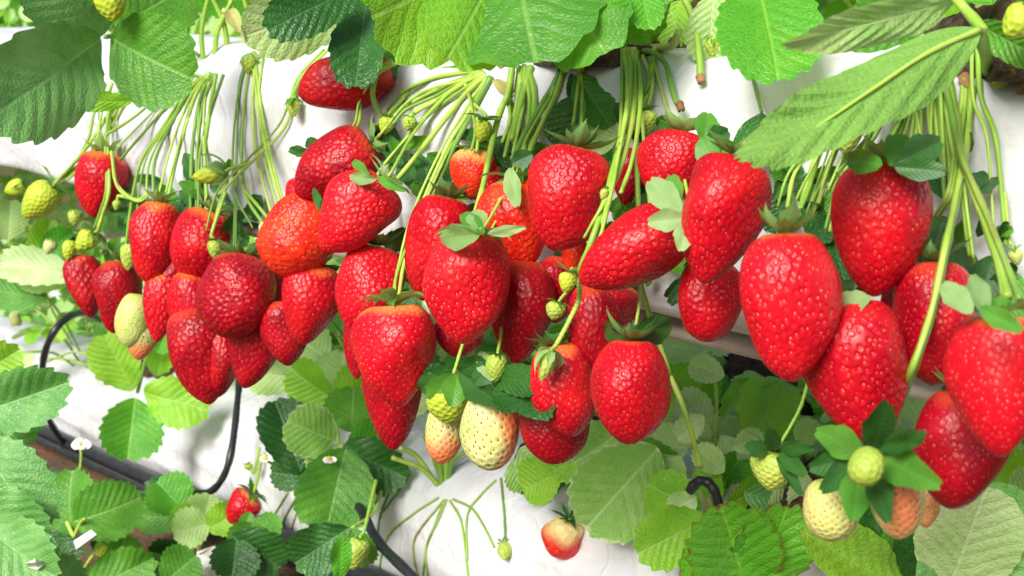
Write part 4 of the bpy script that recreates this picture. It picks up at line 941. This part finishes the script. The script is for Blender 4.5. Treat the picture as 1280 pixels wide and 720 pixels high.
# ------------------------------------------------------------------ lower plants, leaf by leaf
def lp(px, nn=.085, zz=.150): return on_lower(px, nn, zz)
L0 = plant_root(lp(170), 'strawberry plant with one fresh three-part leaf hanging over the lower film, left')
L1 = plant_root(P(556, 606, 1.16), 'strawberry plant in the lower bag, thin stems spread over the white film')
L2 = plant_root(P(890, 640, .90), 'pale green strawberry plant right of the low centre fruit, in the lower bag')
L3 = plant_root(P(1090, 740, .72), 'strawberry plant with large leaves in the bottom right corner')
_lr = random.Random(4)
def lf(pl, b, t, w, m, D, roll=0, tilt=.02, **kw):
    kw.setdefault('fold', _lr.uniform(.22, .5)); kw.setdefault('wave', _lr.uniform(.02, .05)); kw.setdefault('pleat', _lr.uniform(.004, .009)); kw.setdefault('teeth', .12); kw.setdefault('droop', _lr.uniform(.05, .25))
    roll += _lr.uniform(-12, 12)
    return leaflet(pl, (b[0], b[1], D), (t[0], t[1], D-tilt), w, m, roll=roll, **kw)
lf(L0, (166, 488), (128, 420), 62, 'leaf_light', 1.55, -14, .03)
lf(L0, (180, 490), (252, 512), 62, 'leaf_light', 1.55, 10, .03)
lf(L0, (168, 498), (160, 574), 74, 'leaf_fresh', 1.55, 0, .03)
petiole(L0, [(172, 490, 1.56), (176, 475, 1.6), (182, 450, 1.75), (190, 440, 1.9)], .0022)
petiole(L0, [(128, 470, 1.7), (90, 450, 1.85), (50, 448, 2.0)], .0018, 'stem'); petiole(L0, [(130, 455, 1.7), (95, 440, 1.85), (60, 452, 2.0)], .0016, 'stem')
lf(L0, (196, 470), (206, 425), 34, 'leaf_light', 1.7)
for (b_0, t_0, w_, m_, D_) in [((96, 345), (-10, 322), 48, 'leaf_wash', 1.75), ((88, 350), (20, 352), 30, 'leaf_pale', 1.78), ((60, 372), (-12, 362), 44, 'leaf', 1.8), ((44, 330), (66, 276), 40, 'leaf_light', 1.8), ((50, 322), (90, 290), 36, 'leaf_fresh', 1.8), ((10, 300), (14, 250), 44, 'leaf_pale', 1.8), ((100, 380), (112, 340), 34, 'leaf_light', 1.9), ((120, 400), (150, 430), 36, 'leaf', 2.0)]:
    lf(L0, b_0, t_0, w_, m_, D_, 0, .0)
for a in ([(96, 345), (104, 370), (110, 420)], [(50, 330), (62, 380), (90, 430)], [(60, 372), (80, 400), (100, 440)]): petiole(L0, [(x, y, 1.85+.06*i) for i, (x, y) in enumerate(a)], .0018)
# L1: left group
L1b = plant_root(P(430, 620, 1.28), 'strawberry plant with dark round toothed leaves left of bottom centre')
lf(L1b, (420, 552), (362, 528), 66, 'leaf_rim', 1.20, -10, .03, nt=9, teeth=.09)
lf(L1b, (422, 560), (395, 594), 48, 'leaf_rim', 1.20, 10, .02, nt=9, teeth=.09)
lf(L1b, (432, 560), (408, 664), 96, 'leaf', 1.17, 4, .04, nt=9, teeth=.08)
lf(L1b, (430, 556), (500, 600), 66, 'leaf_dark', 1.20, 8, .03)
lf(L1b, (434, 560), (490, 538), 50, 'leaf_fresh', 1.22, 14, .0)
lf(L1b, (440, 540), (440, 484), 62, 'leaf', 1.24, -12, .0)
lf(L1b, (376, 590), (345, 500), 66, 'leaf_dark', 1.27, 10, .0, nt=10, teeth=.08)
lf(L1b, (390, 596), (336, 592), 40, 'leaf_dark', 1.28, -10, .0)
lf(L1b, (416, 500), (360, 462), 62, 'leaf_light', 1.30, -24, .0)
lf(L1b, (420, 506), (470, 470), 66, 'leaf_light', 1.28, 16, .0)
lf(L1b, (424, 500), (430, 440), 70, 'leaf_pale', 1.36, 12, .0)
lf(L1b, (380, 470), (300, 470), 50, 'leaf_pale', 1.40, -20, .0)
lf(L1b, (410, 450), (370, 420), 60, 'leaf_pale', 1.45, 10, .0)
petiole(L1b, [(428, 556, 1.2), (420, 590, 1.25), (430, 620, 1.28)], .0022); petiole(L1b, [(418, 505, 1.28), (424, 560, 1.3), (430, 620, 1.28)], .0020)
for a in ([(386, 596), (360, 640), (352, 660)], [(378, 620), (368, 650), (362, 668)], [(370, 600), (345, 640), (336, 655)]): petiole(L1b, fitpath([(x, y, DL(x)+.05) for x, y in a], .002), .0013, 'stem_dark')
lf(L1b, (436, 660), (366, 706), 62, 'leaf_dark', 1.08, 0, .0, nt=8)
lf(L1b, (440, 660), (462, 708), 34, 'leaf', 1.08, 14, .0)
lf(L1b, (424, 724), (428, 680), 26, 'leaf_fresh', 1.0)
petiole(L1b, [(440, 660, 1.09), (468, 640, 1.14), (480, 600, 1.2)], .0016)
u3 = strawberry((450, 672), (440, 712), 34, 0, 'green', 'dull green fruit low among leaves at the bottom, left of the black hose', 'down', 'sepal', D=1.06, stem=[(456, 660, 1.06), (470, 600, 1.1)], cat=UC, name='unripe_strawberry', nseed=90)
# L1: crown and creeping stems
crown(L1, P(556, 622, 1.17), .02, .008); 
for a in ([(552, 608), (548, 575), (530, 545)], [(556, 606), (560, 570), (570, 545)], [(560, 606), (566, 576), (590, 560)], [(548, 606), (525, 585), (490, 572)], [(546, 606), (520, 570), (500, 560)], [(558, 600), (552, 570), (552, 548)], [(553, 604), (540, 560), (545, 530)]):
    petiole(L1, [(x, y, 1.16-.015*i) for i, (x, y) in enumerate(a)], .0024, random.choice(['stem', 'stem_dark']))
for a in ([(558, 624), (548, 650), (534, 680), (528, 726)], [(556, 624), (544, 655), (532, 690), (536, 726)], [(562, 626), (576, 650), (582, 690), (586, 726)], [(566, 624), (590, 636), (606, 660), (618, 684)], [(548, 622), (520, 640), (490, 664), (478, 690), (472, 726)], [(620, 600), (600, 620), (584, 645), (584, 700)], [(626, 598), (630, 640), (632, 680)], [(500, 590), (484, 620), (474, 650), (470, 690)], [(496, 588), (480, 604), (468, 630)], [(554, 626), (520, 670), (518, 700), (524, 722)], [(512, 590), (500, 610), (478, 640)]):
    petiole(L1, fitpath([(x, y, DL(x)+.05) for x, y in a], .002), .0011, random.choice(['stem', 'stem_dark', 'stem_dark']), name='flower_stem')
b_((632, 680), (630, 700), 20, 0, 'green', 'green star shaped fruitlet lying on the white film, bottom centre', 'open', 'sepal_dark', cl=.75, n=12, D=surf(631, 690)-.008, stem=None, tz=1.0)
# right of it
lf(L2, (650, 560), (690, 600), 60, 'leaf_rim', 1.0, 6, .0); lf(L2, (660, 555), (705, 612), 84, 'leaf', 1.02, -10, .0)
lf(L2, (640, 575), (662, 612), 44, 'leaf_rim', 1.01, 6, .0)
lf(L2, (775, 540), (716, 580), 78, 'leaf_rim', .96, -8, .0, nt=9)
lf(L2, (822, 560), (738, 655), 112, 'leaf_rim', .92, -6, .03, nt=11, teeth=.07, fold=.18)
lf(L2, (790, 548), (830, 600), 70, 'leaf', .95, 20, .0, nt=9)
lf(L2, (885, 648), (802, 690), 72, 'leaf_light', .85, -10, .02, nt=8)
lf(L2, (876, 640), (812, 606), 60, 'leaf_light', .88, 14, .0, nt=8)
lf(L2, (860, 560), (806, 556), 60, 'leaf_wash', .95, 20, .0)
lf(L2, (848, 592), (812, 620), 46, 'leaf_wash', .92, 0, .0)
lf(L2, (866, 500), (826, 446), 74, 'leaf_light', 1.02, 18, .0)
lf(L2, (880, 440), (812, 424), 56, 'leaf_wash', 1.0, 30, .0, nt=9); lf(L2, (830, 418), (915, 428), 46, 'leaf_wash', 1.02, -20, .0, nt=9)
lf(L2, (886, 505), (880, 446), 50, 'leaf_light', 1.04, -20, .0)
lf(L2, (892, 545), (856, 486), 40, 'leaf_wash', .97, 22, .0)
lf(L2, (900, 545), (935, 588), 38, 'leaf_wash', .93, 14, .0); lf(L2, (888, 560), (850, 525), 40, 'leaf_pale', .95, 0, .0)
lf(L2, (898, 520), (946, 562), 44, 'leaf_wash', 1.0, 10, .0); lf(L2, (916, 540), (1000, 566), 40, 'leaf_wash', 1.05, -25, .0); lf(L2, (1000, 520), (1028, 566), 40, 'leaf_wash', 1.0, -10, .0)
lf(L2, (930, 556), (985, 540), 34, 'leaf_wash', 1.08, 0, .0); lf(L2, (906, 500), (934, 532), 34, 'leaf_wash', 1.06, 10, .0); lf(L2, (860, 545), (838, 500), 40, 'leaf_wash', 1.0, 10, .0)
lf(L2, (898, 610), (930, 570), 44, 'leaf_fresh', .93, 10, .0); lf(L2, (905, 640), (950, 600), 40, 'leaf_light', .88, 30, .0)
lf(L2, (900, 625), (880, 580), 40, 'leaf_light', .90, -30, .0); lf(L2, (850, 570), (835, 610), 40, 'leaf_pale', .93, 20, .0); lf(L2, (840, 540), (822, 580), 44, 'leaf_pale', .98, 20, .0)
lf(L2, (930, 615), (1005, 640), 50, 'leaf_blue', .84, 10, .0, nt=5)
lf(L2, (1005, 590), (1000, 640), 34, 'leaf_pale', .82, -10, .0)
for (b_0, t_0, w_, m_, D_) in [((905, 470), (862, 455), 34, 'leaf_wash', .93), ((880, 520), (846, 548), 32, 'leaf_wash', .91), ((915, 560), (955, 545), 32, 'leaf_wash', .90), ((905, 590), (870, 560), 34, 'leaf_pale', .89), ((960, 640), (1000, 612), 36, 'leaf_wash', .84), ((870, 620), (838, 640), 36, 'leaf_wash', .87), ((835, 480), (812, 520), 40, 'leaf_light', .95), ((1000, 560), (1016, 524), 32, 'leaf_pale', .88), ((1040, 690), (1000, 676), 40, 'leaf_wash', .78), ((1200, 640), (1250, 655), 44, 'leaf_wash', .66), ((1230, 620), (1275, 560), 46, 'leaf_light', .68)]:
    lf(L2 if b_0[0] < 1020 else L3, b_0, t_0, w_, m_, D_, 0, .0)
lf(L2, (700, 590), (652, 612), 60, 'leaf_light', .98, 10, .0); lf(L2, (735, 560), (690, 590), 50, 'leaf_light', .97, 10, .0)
for a in ([(893, 636), (892, 590), (896, 500), (888, 440)], [(890, 640), (878, 590), (860, 520), (845, 480)], [(896, 640), (906, 600), (910, 560)], [(888, 640), (870, 600), (852, 580)], [(900, 640), (916, 606), (940, 580)], [(898, 600), (880, 560), (870, 545)]):
    petiole(L2, [(x, y, .90+.03*i) for i, (x, y) in enumerate(a)], .0016, random.choice(['stem', 'stem_pale', 'dry' if a[0][0] == 900 else 'stem']))
# brown-margined leaves, bottom right of centre
lf(L3, (936, 745), (902, 636), 112, 'leaf_burnt', .74, -14, .04, nt=9, fold=.35)
lf(L3, (940, 742), (985, 652), 96, 'leaf_burnt', .74, 16, .04, nt=9, fold=.3)
lf(L3, (900, 750), (868, 690), 60, 'leaf_burnt', .745, 0, .02, nt=8)
# bottom right corner leaves
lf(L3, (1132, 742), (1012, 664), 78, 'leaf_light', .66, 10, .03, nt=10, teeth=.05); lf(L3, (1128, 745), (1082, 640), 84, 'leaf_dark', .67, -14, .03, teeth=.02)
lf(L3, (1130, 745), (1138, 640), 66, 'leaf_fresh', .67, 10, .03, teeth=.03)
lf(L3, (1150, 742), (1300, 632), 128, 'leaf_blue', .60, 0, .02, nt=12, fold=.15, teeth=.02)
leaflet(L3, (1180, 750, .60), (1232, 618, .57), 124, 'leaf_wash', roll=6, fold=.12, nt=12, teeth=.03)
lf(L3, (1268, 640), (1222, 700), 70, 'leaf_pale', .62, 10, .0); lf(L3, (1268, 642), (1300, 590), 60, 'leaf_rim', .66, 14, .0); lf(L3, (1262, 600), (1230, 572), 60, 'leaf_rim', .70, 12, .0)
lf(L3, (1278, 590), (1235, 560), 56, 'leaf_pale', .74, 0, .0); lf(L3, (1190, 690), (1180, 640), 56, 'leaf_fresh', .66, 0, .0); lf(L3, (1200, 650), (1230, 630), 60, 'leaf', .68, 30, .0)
petiole(L3, [(1266, 642, .64), (1240, 700, .66), (1200, 750, .7)], .0018)
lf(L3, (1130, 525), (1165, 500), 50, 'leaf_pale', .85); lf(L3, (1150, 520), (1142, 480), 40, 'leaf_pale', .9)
lf(L3, (1180, 735), (1160, 680), 60, 'leaf_fresh', .66, -20, .02)
# bottom left plants, standing on the soil
B0 = plant_root(P(-40, 720, 1.15)-Z*.06, 'strawberry plant with big cool green leaves at the left edge')
B1 = plant_root(P(110, 760, 1.50), 'strawberry plant with flat light green leaf near the white flower, lower left')
B2 = plant_root(P(250, 760, 1.45), 'small dark strawberry plant at the bottom left under the black pipe')
lf(B0, (-40, 520), (72, 484), 76, 'leaf_blue', 1.05, 10, .03, nt=10); lf(B0, (-34, 545), (46, 655), 96, 'leaf_blue', 1.02, -8, .03, nt=12)
lf(B0, (-30, 500), (30, 560), 100, 'leaf_blue', 1.08, 18, .0); lf(B0, (-34, 650), (66, 722), 84, 'leaf_blue', .98, 6, .03, nt=12); lf(B0, (-30, 700), (60, 742), 90, 'leaf', .99, 0, .0)
lf(B0, (-30, 470), (20, 440), 60, 'leaf_light', 1.15); lf(B0, (50, 750), (96, 704), 56, 'leaf_blue', 1.0, 10, .0, nt=11)
lf(B0, (-24, 610), (40, 690), 84, 'leaf_blue', 1.0, 20, .02, nt=12)
lf(B1, (92, 652), (172, 628), 78, 'leaf', 1.30, 20, .0, nt=13, fold=.15, wide=.0); lf(B1, (90, 668), (82, 590), 74, 'leaf', 1.32, -20, .0, nt=13)
lf(B1, (120, 690), (150, 640), 40, 'leaf_dark', 1.36); lf(B1, (50, 660), (90, 700), 50, 'leaf_dark', 1.34); lf(B1, (150, 720), (156, 670), 44, 'leaf', 1.34, 0, .0, nt=9); lf(B1, (100, 740), (190, 700), 60, 'leaf', 1.30, 10, .0); lf(B1, (40, 650), (60, 590), 44, 'leaf_dark', 1.40)
petiole(B1, [(92, 670, 1.31), (74, 640, 1.33), (36, 632, 1.34)], .0022); petiole(B1, [(92, 672, 1.31), (100, 655, 1.3), (106, 648, 1.29)], .0018); petiole(B1, [(80, 618, 1.36), (60, 630, 1.36), (36, 634, 1.34)], .0018)
lf(B2, (232, 640), (196, 600), 60, 'leaf_fresh', 1.42, 10, .0); lf(B2, (250, 648), (212, 652), 40, 'leaf_light', 1.4); lf(B2, (255, 650), (262, 620), 50, 'leaf_pale', 1.42); lf(B2, (236, 650), (170, 642), 46, 'leaf', 1.45, 14, .0)
lf(B2, (262, 655), (218, 665), 50, 'leaf_pale', 1.38); lf(B2, (260, 660), (300, 640), 44, 'leaf_light', 1.38); lf(B2, (205, 728), (245, 694), 56, 'leaf', 1.30, 0, .0, nt=11, teeth=.09)
lf(B2, (290, 668), (350, 712), 70, 'leaf_dark', 1.25, 10, .0, nt=8); lf(B2, (296, 672), (290, 724), 60, 'leaf_dark', 1.25); lf(B2, (318, 650), (345, 668), 40, 'leaf', 1.27)
lf(B2, (240, 700), (185, 690), 40, 'leaf_dark', 1.4); lf(B2, (240, 720), (160, 720), 50, 'leaf_dark', 1.36)
lf(B2, (258, 640), (180, 610), 50, 'leaf_dark', 1.48); lf(B2, (320, 655), (300, 690), 50, 'leaf', 1.27)
for a in ([(240, 690), (244, 665), (250, 648)], [(248, 690), (252, 668), (262, 655)], [(236, 690), (230, 660), (232, 640)]): petiole(B2, [(x, y, 1.40) for x, y in a], .0028, 'stem_pale')
strawberry((316, 618), (287, 652), 40, 0, 'bright', 'red strawberry resting against the lower film beside the black pipe, lower left', 'open', 'sepal', D=1.33, cl=.6, stem=[(320, 606, 1.34), (328, 570, 1.38)], nseed=170)
strawberry((712, 650), (702, 694), 48, 0, 'patch', 'small round red strawberry with a pale patch lying on white film, bottom centre', 'open', 'sepal_dark', D=surf(706, 672)-.013, cl=.55, wid=.12, stem=[(716, 640, surf(716, 645)-.006), (722, 618, surf(722, 618)-.002)], kk=.0, pw=.8, nseed=80, depth=.08, pale=.36, tz=-.5)
b_((120, 690), (134, 684), 20, 0, 'yellow', 'yellow bud low among leaves at the bottom left', 'down', 'sepal', D=1.30, stem=[(112, 700, 1.31), (100, 720, 1.33)])
leaflet(B2, (312, 640, 1.30), (306, 662, 1.29), 20, 'sepal', name='bract')
b_((310, 580), (312, 588), 12, 0, 'green', 'tiny green star fruitlet on the lower film right of the dropping hose', 'open', 'sepal', D=1.42, cl=.8, stem=[(318, 590, 1.42), (324, 560, 1.44)])
# flowers and white scraps
def flower(c, r, label, stem, tilt=0):
    f = empty('flower', P(*c)); tag(f, label, 'flower')
    for k_ in range(5):
        a = k_*1.2566+.3
        lp_ = leaflet(f, c, (c[0]+r*math.cos(a), c[1]+r*.55*math.sin(a)-2, c[2]-.01*math.sin(a)), r*.9, 'sepal_pale', teeth=0, fold=.1, R=4, K=16, name='petal')
        lp_.data.materials.clear(); lp_.data.materials.append(M['petal'])
    path = [P(*c)+Z*.001, P(*c)+Z*.004]; tube('flower_centre', path, .0035, M['yellow'], f, .001)
    tube('stem', [P(*c)]+[P(*s) for s in stem], .0014, M['stem'], f)
flower((101, 556, 1.52), 13, 'small white flower standing before the black pipe, lower left', [(101, 575, 1.52), (98, 600, 1.52)])
flower((332, 574, 1.16), 8, 'tiny white flower petal cluster beside the light toothed leaf', [(340, 580, 1.17), (352, 590, 1.2)])
flower((412, 575, 1.155), 9, 'white flower fallen on the pale rimmed leaf, left of bottom centre', [(416, 582, 1.17)])
def scrap(pts, D, label, seed):
    r = np.random.default_rng(seed); c = P(*pts[0], D); V = []; n = len(pts)
    for (x, y) in pts: V.append(tuple(P(x, y, D+r.normal(0, .006))))
    for (x, y) in pts: V.append(tuple(P(x, y, D+.004)-Z*.003))
    cx = sum(p[0] for p in pts)/n; cy = sum(p[1] for p in pts)/n
    V += [tuple(P(cx, cy, D-.008)), tuple(P(cx, cy, D+.004))]
    me = bpy.data.meshes.new('film_scrap'); Fs = []
    for i in range(n):
        j = (i+1) % n; Fs += [(2*n, i, j), (2*n+1, n+j, n+i), (i, n+i, n+j, j)]
    me.from_pydata([tuple(Vector(v)-c) for v in V], [], Fs); me.materials.append(M['scrap'])
    o = bpy.data.objects.new('film_scrap', me); C.objects.link(o); o.location = c; tag(o, label, 'film scrap')
scrap([(36, 582), (60, 594), (78, 602), (84, 616), (66, 612), (42, 606)], 1.52, 'torn white film scrap on brown soil right of the big left leaves', 1)
scrap([(92, 676), (114, 662), (121, 668), (96, 686)], 1.28, 'narrow white film sliver beside the yellow bud', 2)
scrap([(246, 690), (268, 682), (292, 696), (302, 712), (270, 724), (244, 716)], 1.34, 'crumpled white film scrap at the bottom among dark leaves', 3)
scrap([(34, 704), (44, 698), (54, 702), (46, 708)], .95, 'white petal-sized scrap lying on the big leaf at bottom left', 4)

# ------------------------------------------------------------------ plants behind: copies of two built ones, then the mass far off
def make_generic(loc, mats, seed, label, group, nl=9, hs=.16):
    r = random.Random(seed); pl = empty('strawberry_plant', loc); tag(pl, label, 'strawberry plant', group)
    loc = Vector(loc)
    tube('crown', [loc-Z*.01, loc+Z*.025], .01, M['crown'], pl, .007)
    for i in range(nl):
        a = i*2.4+r.uniform(-.3, .3); rr = r.uniform(.06, .16); h = r.uniform(.5, 1.1)*hs
        tip = loc + Vector((math.cos(a)*rr, math.sin(a)*rr, h))
        lf_ = tube('leaf', [loc+Z*.015, loc.lerp(tip, .5)+Z*.03, tip], .0022, M['stem'], pl, seg=6, n=5)
        d = Vector((math.cos(a), math.sin(a), r.uniform(-.5, .1))).normalized()
        m = M[r.choice(mats)]
        for q in (-1.15, 0, 1.15):
            y = d.copy(); y.rotate(Quaternion((0, 0, 1), q)); n = Z+Vector((r.uniform(-.4, .4), r.uniform(-.6, .1), 0)); n = (n-y*n.dot(y)).normalized(); x = y.cross(n)
            Lf = r.uniform(.055, .080)
            Vv, Fq, co = leaf_geo(Lf*.85, Lf*.70, nt=6, K=36, R=6, fold=r.uniform(.25, .55), droop=r.uniform(.1, .4), wave=.05, pleat=.007, teeth=.13, seed=r.randint(0, 9999))
            Vw = Vv@np.array([list(x), list(y), list(n)])+np.array(tip)
            mesh_obj('leaflet', Vw, Fq, m, lf_, origin=tip, attrs={'leafco': co})
    return pl
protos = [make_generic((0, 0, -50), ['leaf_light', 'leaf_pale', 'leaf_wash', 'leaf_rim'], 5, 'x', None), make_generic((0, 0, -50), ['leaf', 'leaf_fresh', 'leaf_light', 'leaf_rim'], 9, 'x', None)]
GP = 'strawberry plants growing behind the lower bag'
spots = [(4, 285, 2.0, 0, 'pale plant at the left edge behind the yellow-green unripe strawberry'), (78, 282, 2.3, 0, 'pale plant behind the lone red strawberry at upper left'),   # photo column, row of the foot, depth, proto, label
 (20, 400, 2.3, 0, 'pale sunlit strawberry plant at the far left edge beside the black hose arch'), (70, 350, 2.9, 0, 'blurred strawberry plant far back at left, above the black hose arch'), (15, 345, 2.0, 0, 'pale broad-leaved plant at left edge below the tiny green fruitlet'),
 (330, 520, 1.75, 1, 'strawberry plant under the dark shaded fruit, left of centre'), (400, 500, 1.8, 0, 'pale strawberry plant behind the round toothed leaves'), (470, 540, 1.6, 1, 'green strawberry plant behind the dark pointed low fruit'),
 (640, 590, 1.35, 0, 'pale strawberry plant behind the blushing white fruit'), (560, 520, 1.7, 1, 'strawberry plant behind the dark calyx in the lower centre'), (760, 580, 1.3, 1, 'strawberry plant behind the evenly oval low strawberry'),
 (850, 520, 1.45, 0, 'pale strawberry plant below the beige underside of the bag'), (1010, 620, 1.2, 1, 'strawberry plant behind the white-green fruit with a scar'),
 (1130, 640, 1.0, 0, 'pale strawberry plant behind the dark glossy low fruit'), (1240, 640, 1.0, 0, 'sunlit plant by the right edge below the cut-off strawberry'), (1270, 520, 1.2, 1, 'plant in the gap at right edge behind the cut-off strawberry'),
 (720, 480, 1.9, 0, 'pale blurred plant deep behind the low centre fruit'), (180, 440, 2.3, 1, 'blurred plant behind the fresh three-part leaf'), (110, 480, 2.15, 0, 'pale plant by the thin runners on the lower film, left'),
]
for i, (px, py, D, pr, lab) in enumerate(spots):
    o = copy_tree(protos[pr]); q = P(px, py, D); o.location = q; o.rotation_euler = (0, 0, random.uniform(0, 6.28)); s = random.uniform(.8, 1.1); o.scale = (s, s, s)
    o['label'] = lab; o['group'] = GP
for i, (px, nn, pr, lab) in enumerate(((60, .13, 1, 'leafy plant at the back of the upper bag behind the two top left leaves'), (200, .12, 0, 'pale plant at the back of the upper bag right of the two top left leaves'), (420, .13, 1, 'plant behind the dark leaves above the fruit lying on the film'), (560, .12, 0, 'plant behind the wide pale top centre leaf'), (760, .13, 1, 'plant at the back of the upper bag behind the thick stem bundle'), (880, .13, 0, 'pale plant at the back of the upper bag behind the cut stem'), (1040, .12, 1, 'plant at the back of the upper bag behind the long pale leaf'), (1180, .13, 0, 'plant at the back of the upper bag in the top right corner'))):
    o = copy_tree(protos[pr]); o.location = on_upper(px, nn, .150); o.rotation_euler = (0, 0, random.uniform(0, 6.28)); s = .62; o.scale = (s, s, s)
    o['label'] = lab; o['group'] = 'plants along the back of the upper bag'
for pr in protos:
    def kill(o):
        for ch in list(o.children): kill(ch)
        bpy.data.objects.remove(o)
    kill(pr)
# far mass of leaves on the ground behind
lowV, lowF, lowC = leaf_geo(1, .92, nt=6, K=12, R=3, fold=.25, droop=.2, seed=1, teeth=.08)
def mass(count, mat, seed):
    r = random.Random(seed); tv = []; tf = []; tc_ = []; base = 0
    for i in range(count):
        dn = r.uniform(.30, 1.3) if i % 2 else r.uniform(.3, 5.0)
        q = lA + lu_*r.uniform(-3.5, 2.4) + ln2*dn
        inrow = min(abs(dn-.85), abs(dn-1.7)) < .12
        q.z = gz(q.x, q.y) + abs(r.gauss(.05, .05)) + (.14 if inrow else 0)
        a = r.uniform(0, 6.28); y = Vector((math.cos(a), math.sin(a), r.uniform(-.6, .3))).normalized()
        n = Vector((r.uniform(-.5, .5), r.uniform(-.9, .2), 1)); n = (n-y*n.dot(y)).normalized(); x = y.cross(n); Lf = r.uniform(.045, .085)
        tv.append((lowV*Lf)@np.array([list(x), list(y), list(n)])+np.array(q)); tf.append(lowF+base); tc_.append(lowC); base += len(lowV)
    tag(mesh_obj('ground_foliage', np.concatenate(tv), np.concatenate(tf), M[mat], None, origin=lA, attrs={'leafco': np.concatenate(tc_)}), kind='stuff')
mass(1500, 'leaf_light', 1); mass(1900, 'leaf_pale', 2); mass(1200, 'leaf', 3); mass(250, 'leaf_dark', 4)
# a tall far hedge that closes the view between the top leaves
def hedge(count, mat, seed):
    r = random.Random(seed); tv = []; tf = []; tc_ = []; base = 0
    for i in range(count):
        q = lA + lu_*r.uniform(-26, 7) + ln2*r.uniform(4.6, 6.6); q.z = gz(q.x, q.y) + r.uniform(.0, 1.0)**.8*2.6
        a = r.uniform(0, 6.28); y = Vector((math.cos(a), math.sin(a)*.5, r.uniform(-.9, .4))).normalized()
        n = Vector((r.uniform(-.6, .6), r.uniform(-1, -.2), r.uniform(.2, 1))); n = (n-y*n.dot(y)).normalized(); x = y.cross(n); Lf = r.uniform(.20, .40)
        tv.append((lowV*Lf)@np.array([list(x), list(y), list(n)])+np.array(q)); tf.append(lowF+base); tc_.append(lowC); base += len(lowV)
    tag(mesh_obj('hedge_foliage', np.concatenate(tv), np.concatenate(tf), M[mat], None, origin=lA, attrs={'leafco': np.concatenate(tc_)}), kind='stuff')
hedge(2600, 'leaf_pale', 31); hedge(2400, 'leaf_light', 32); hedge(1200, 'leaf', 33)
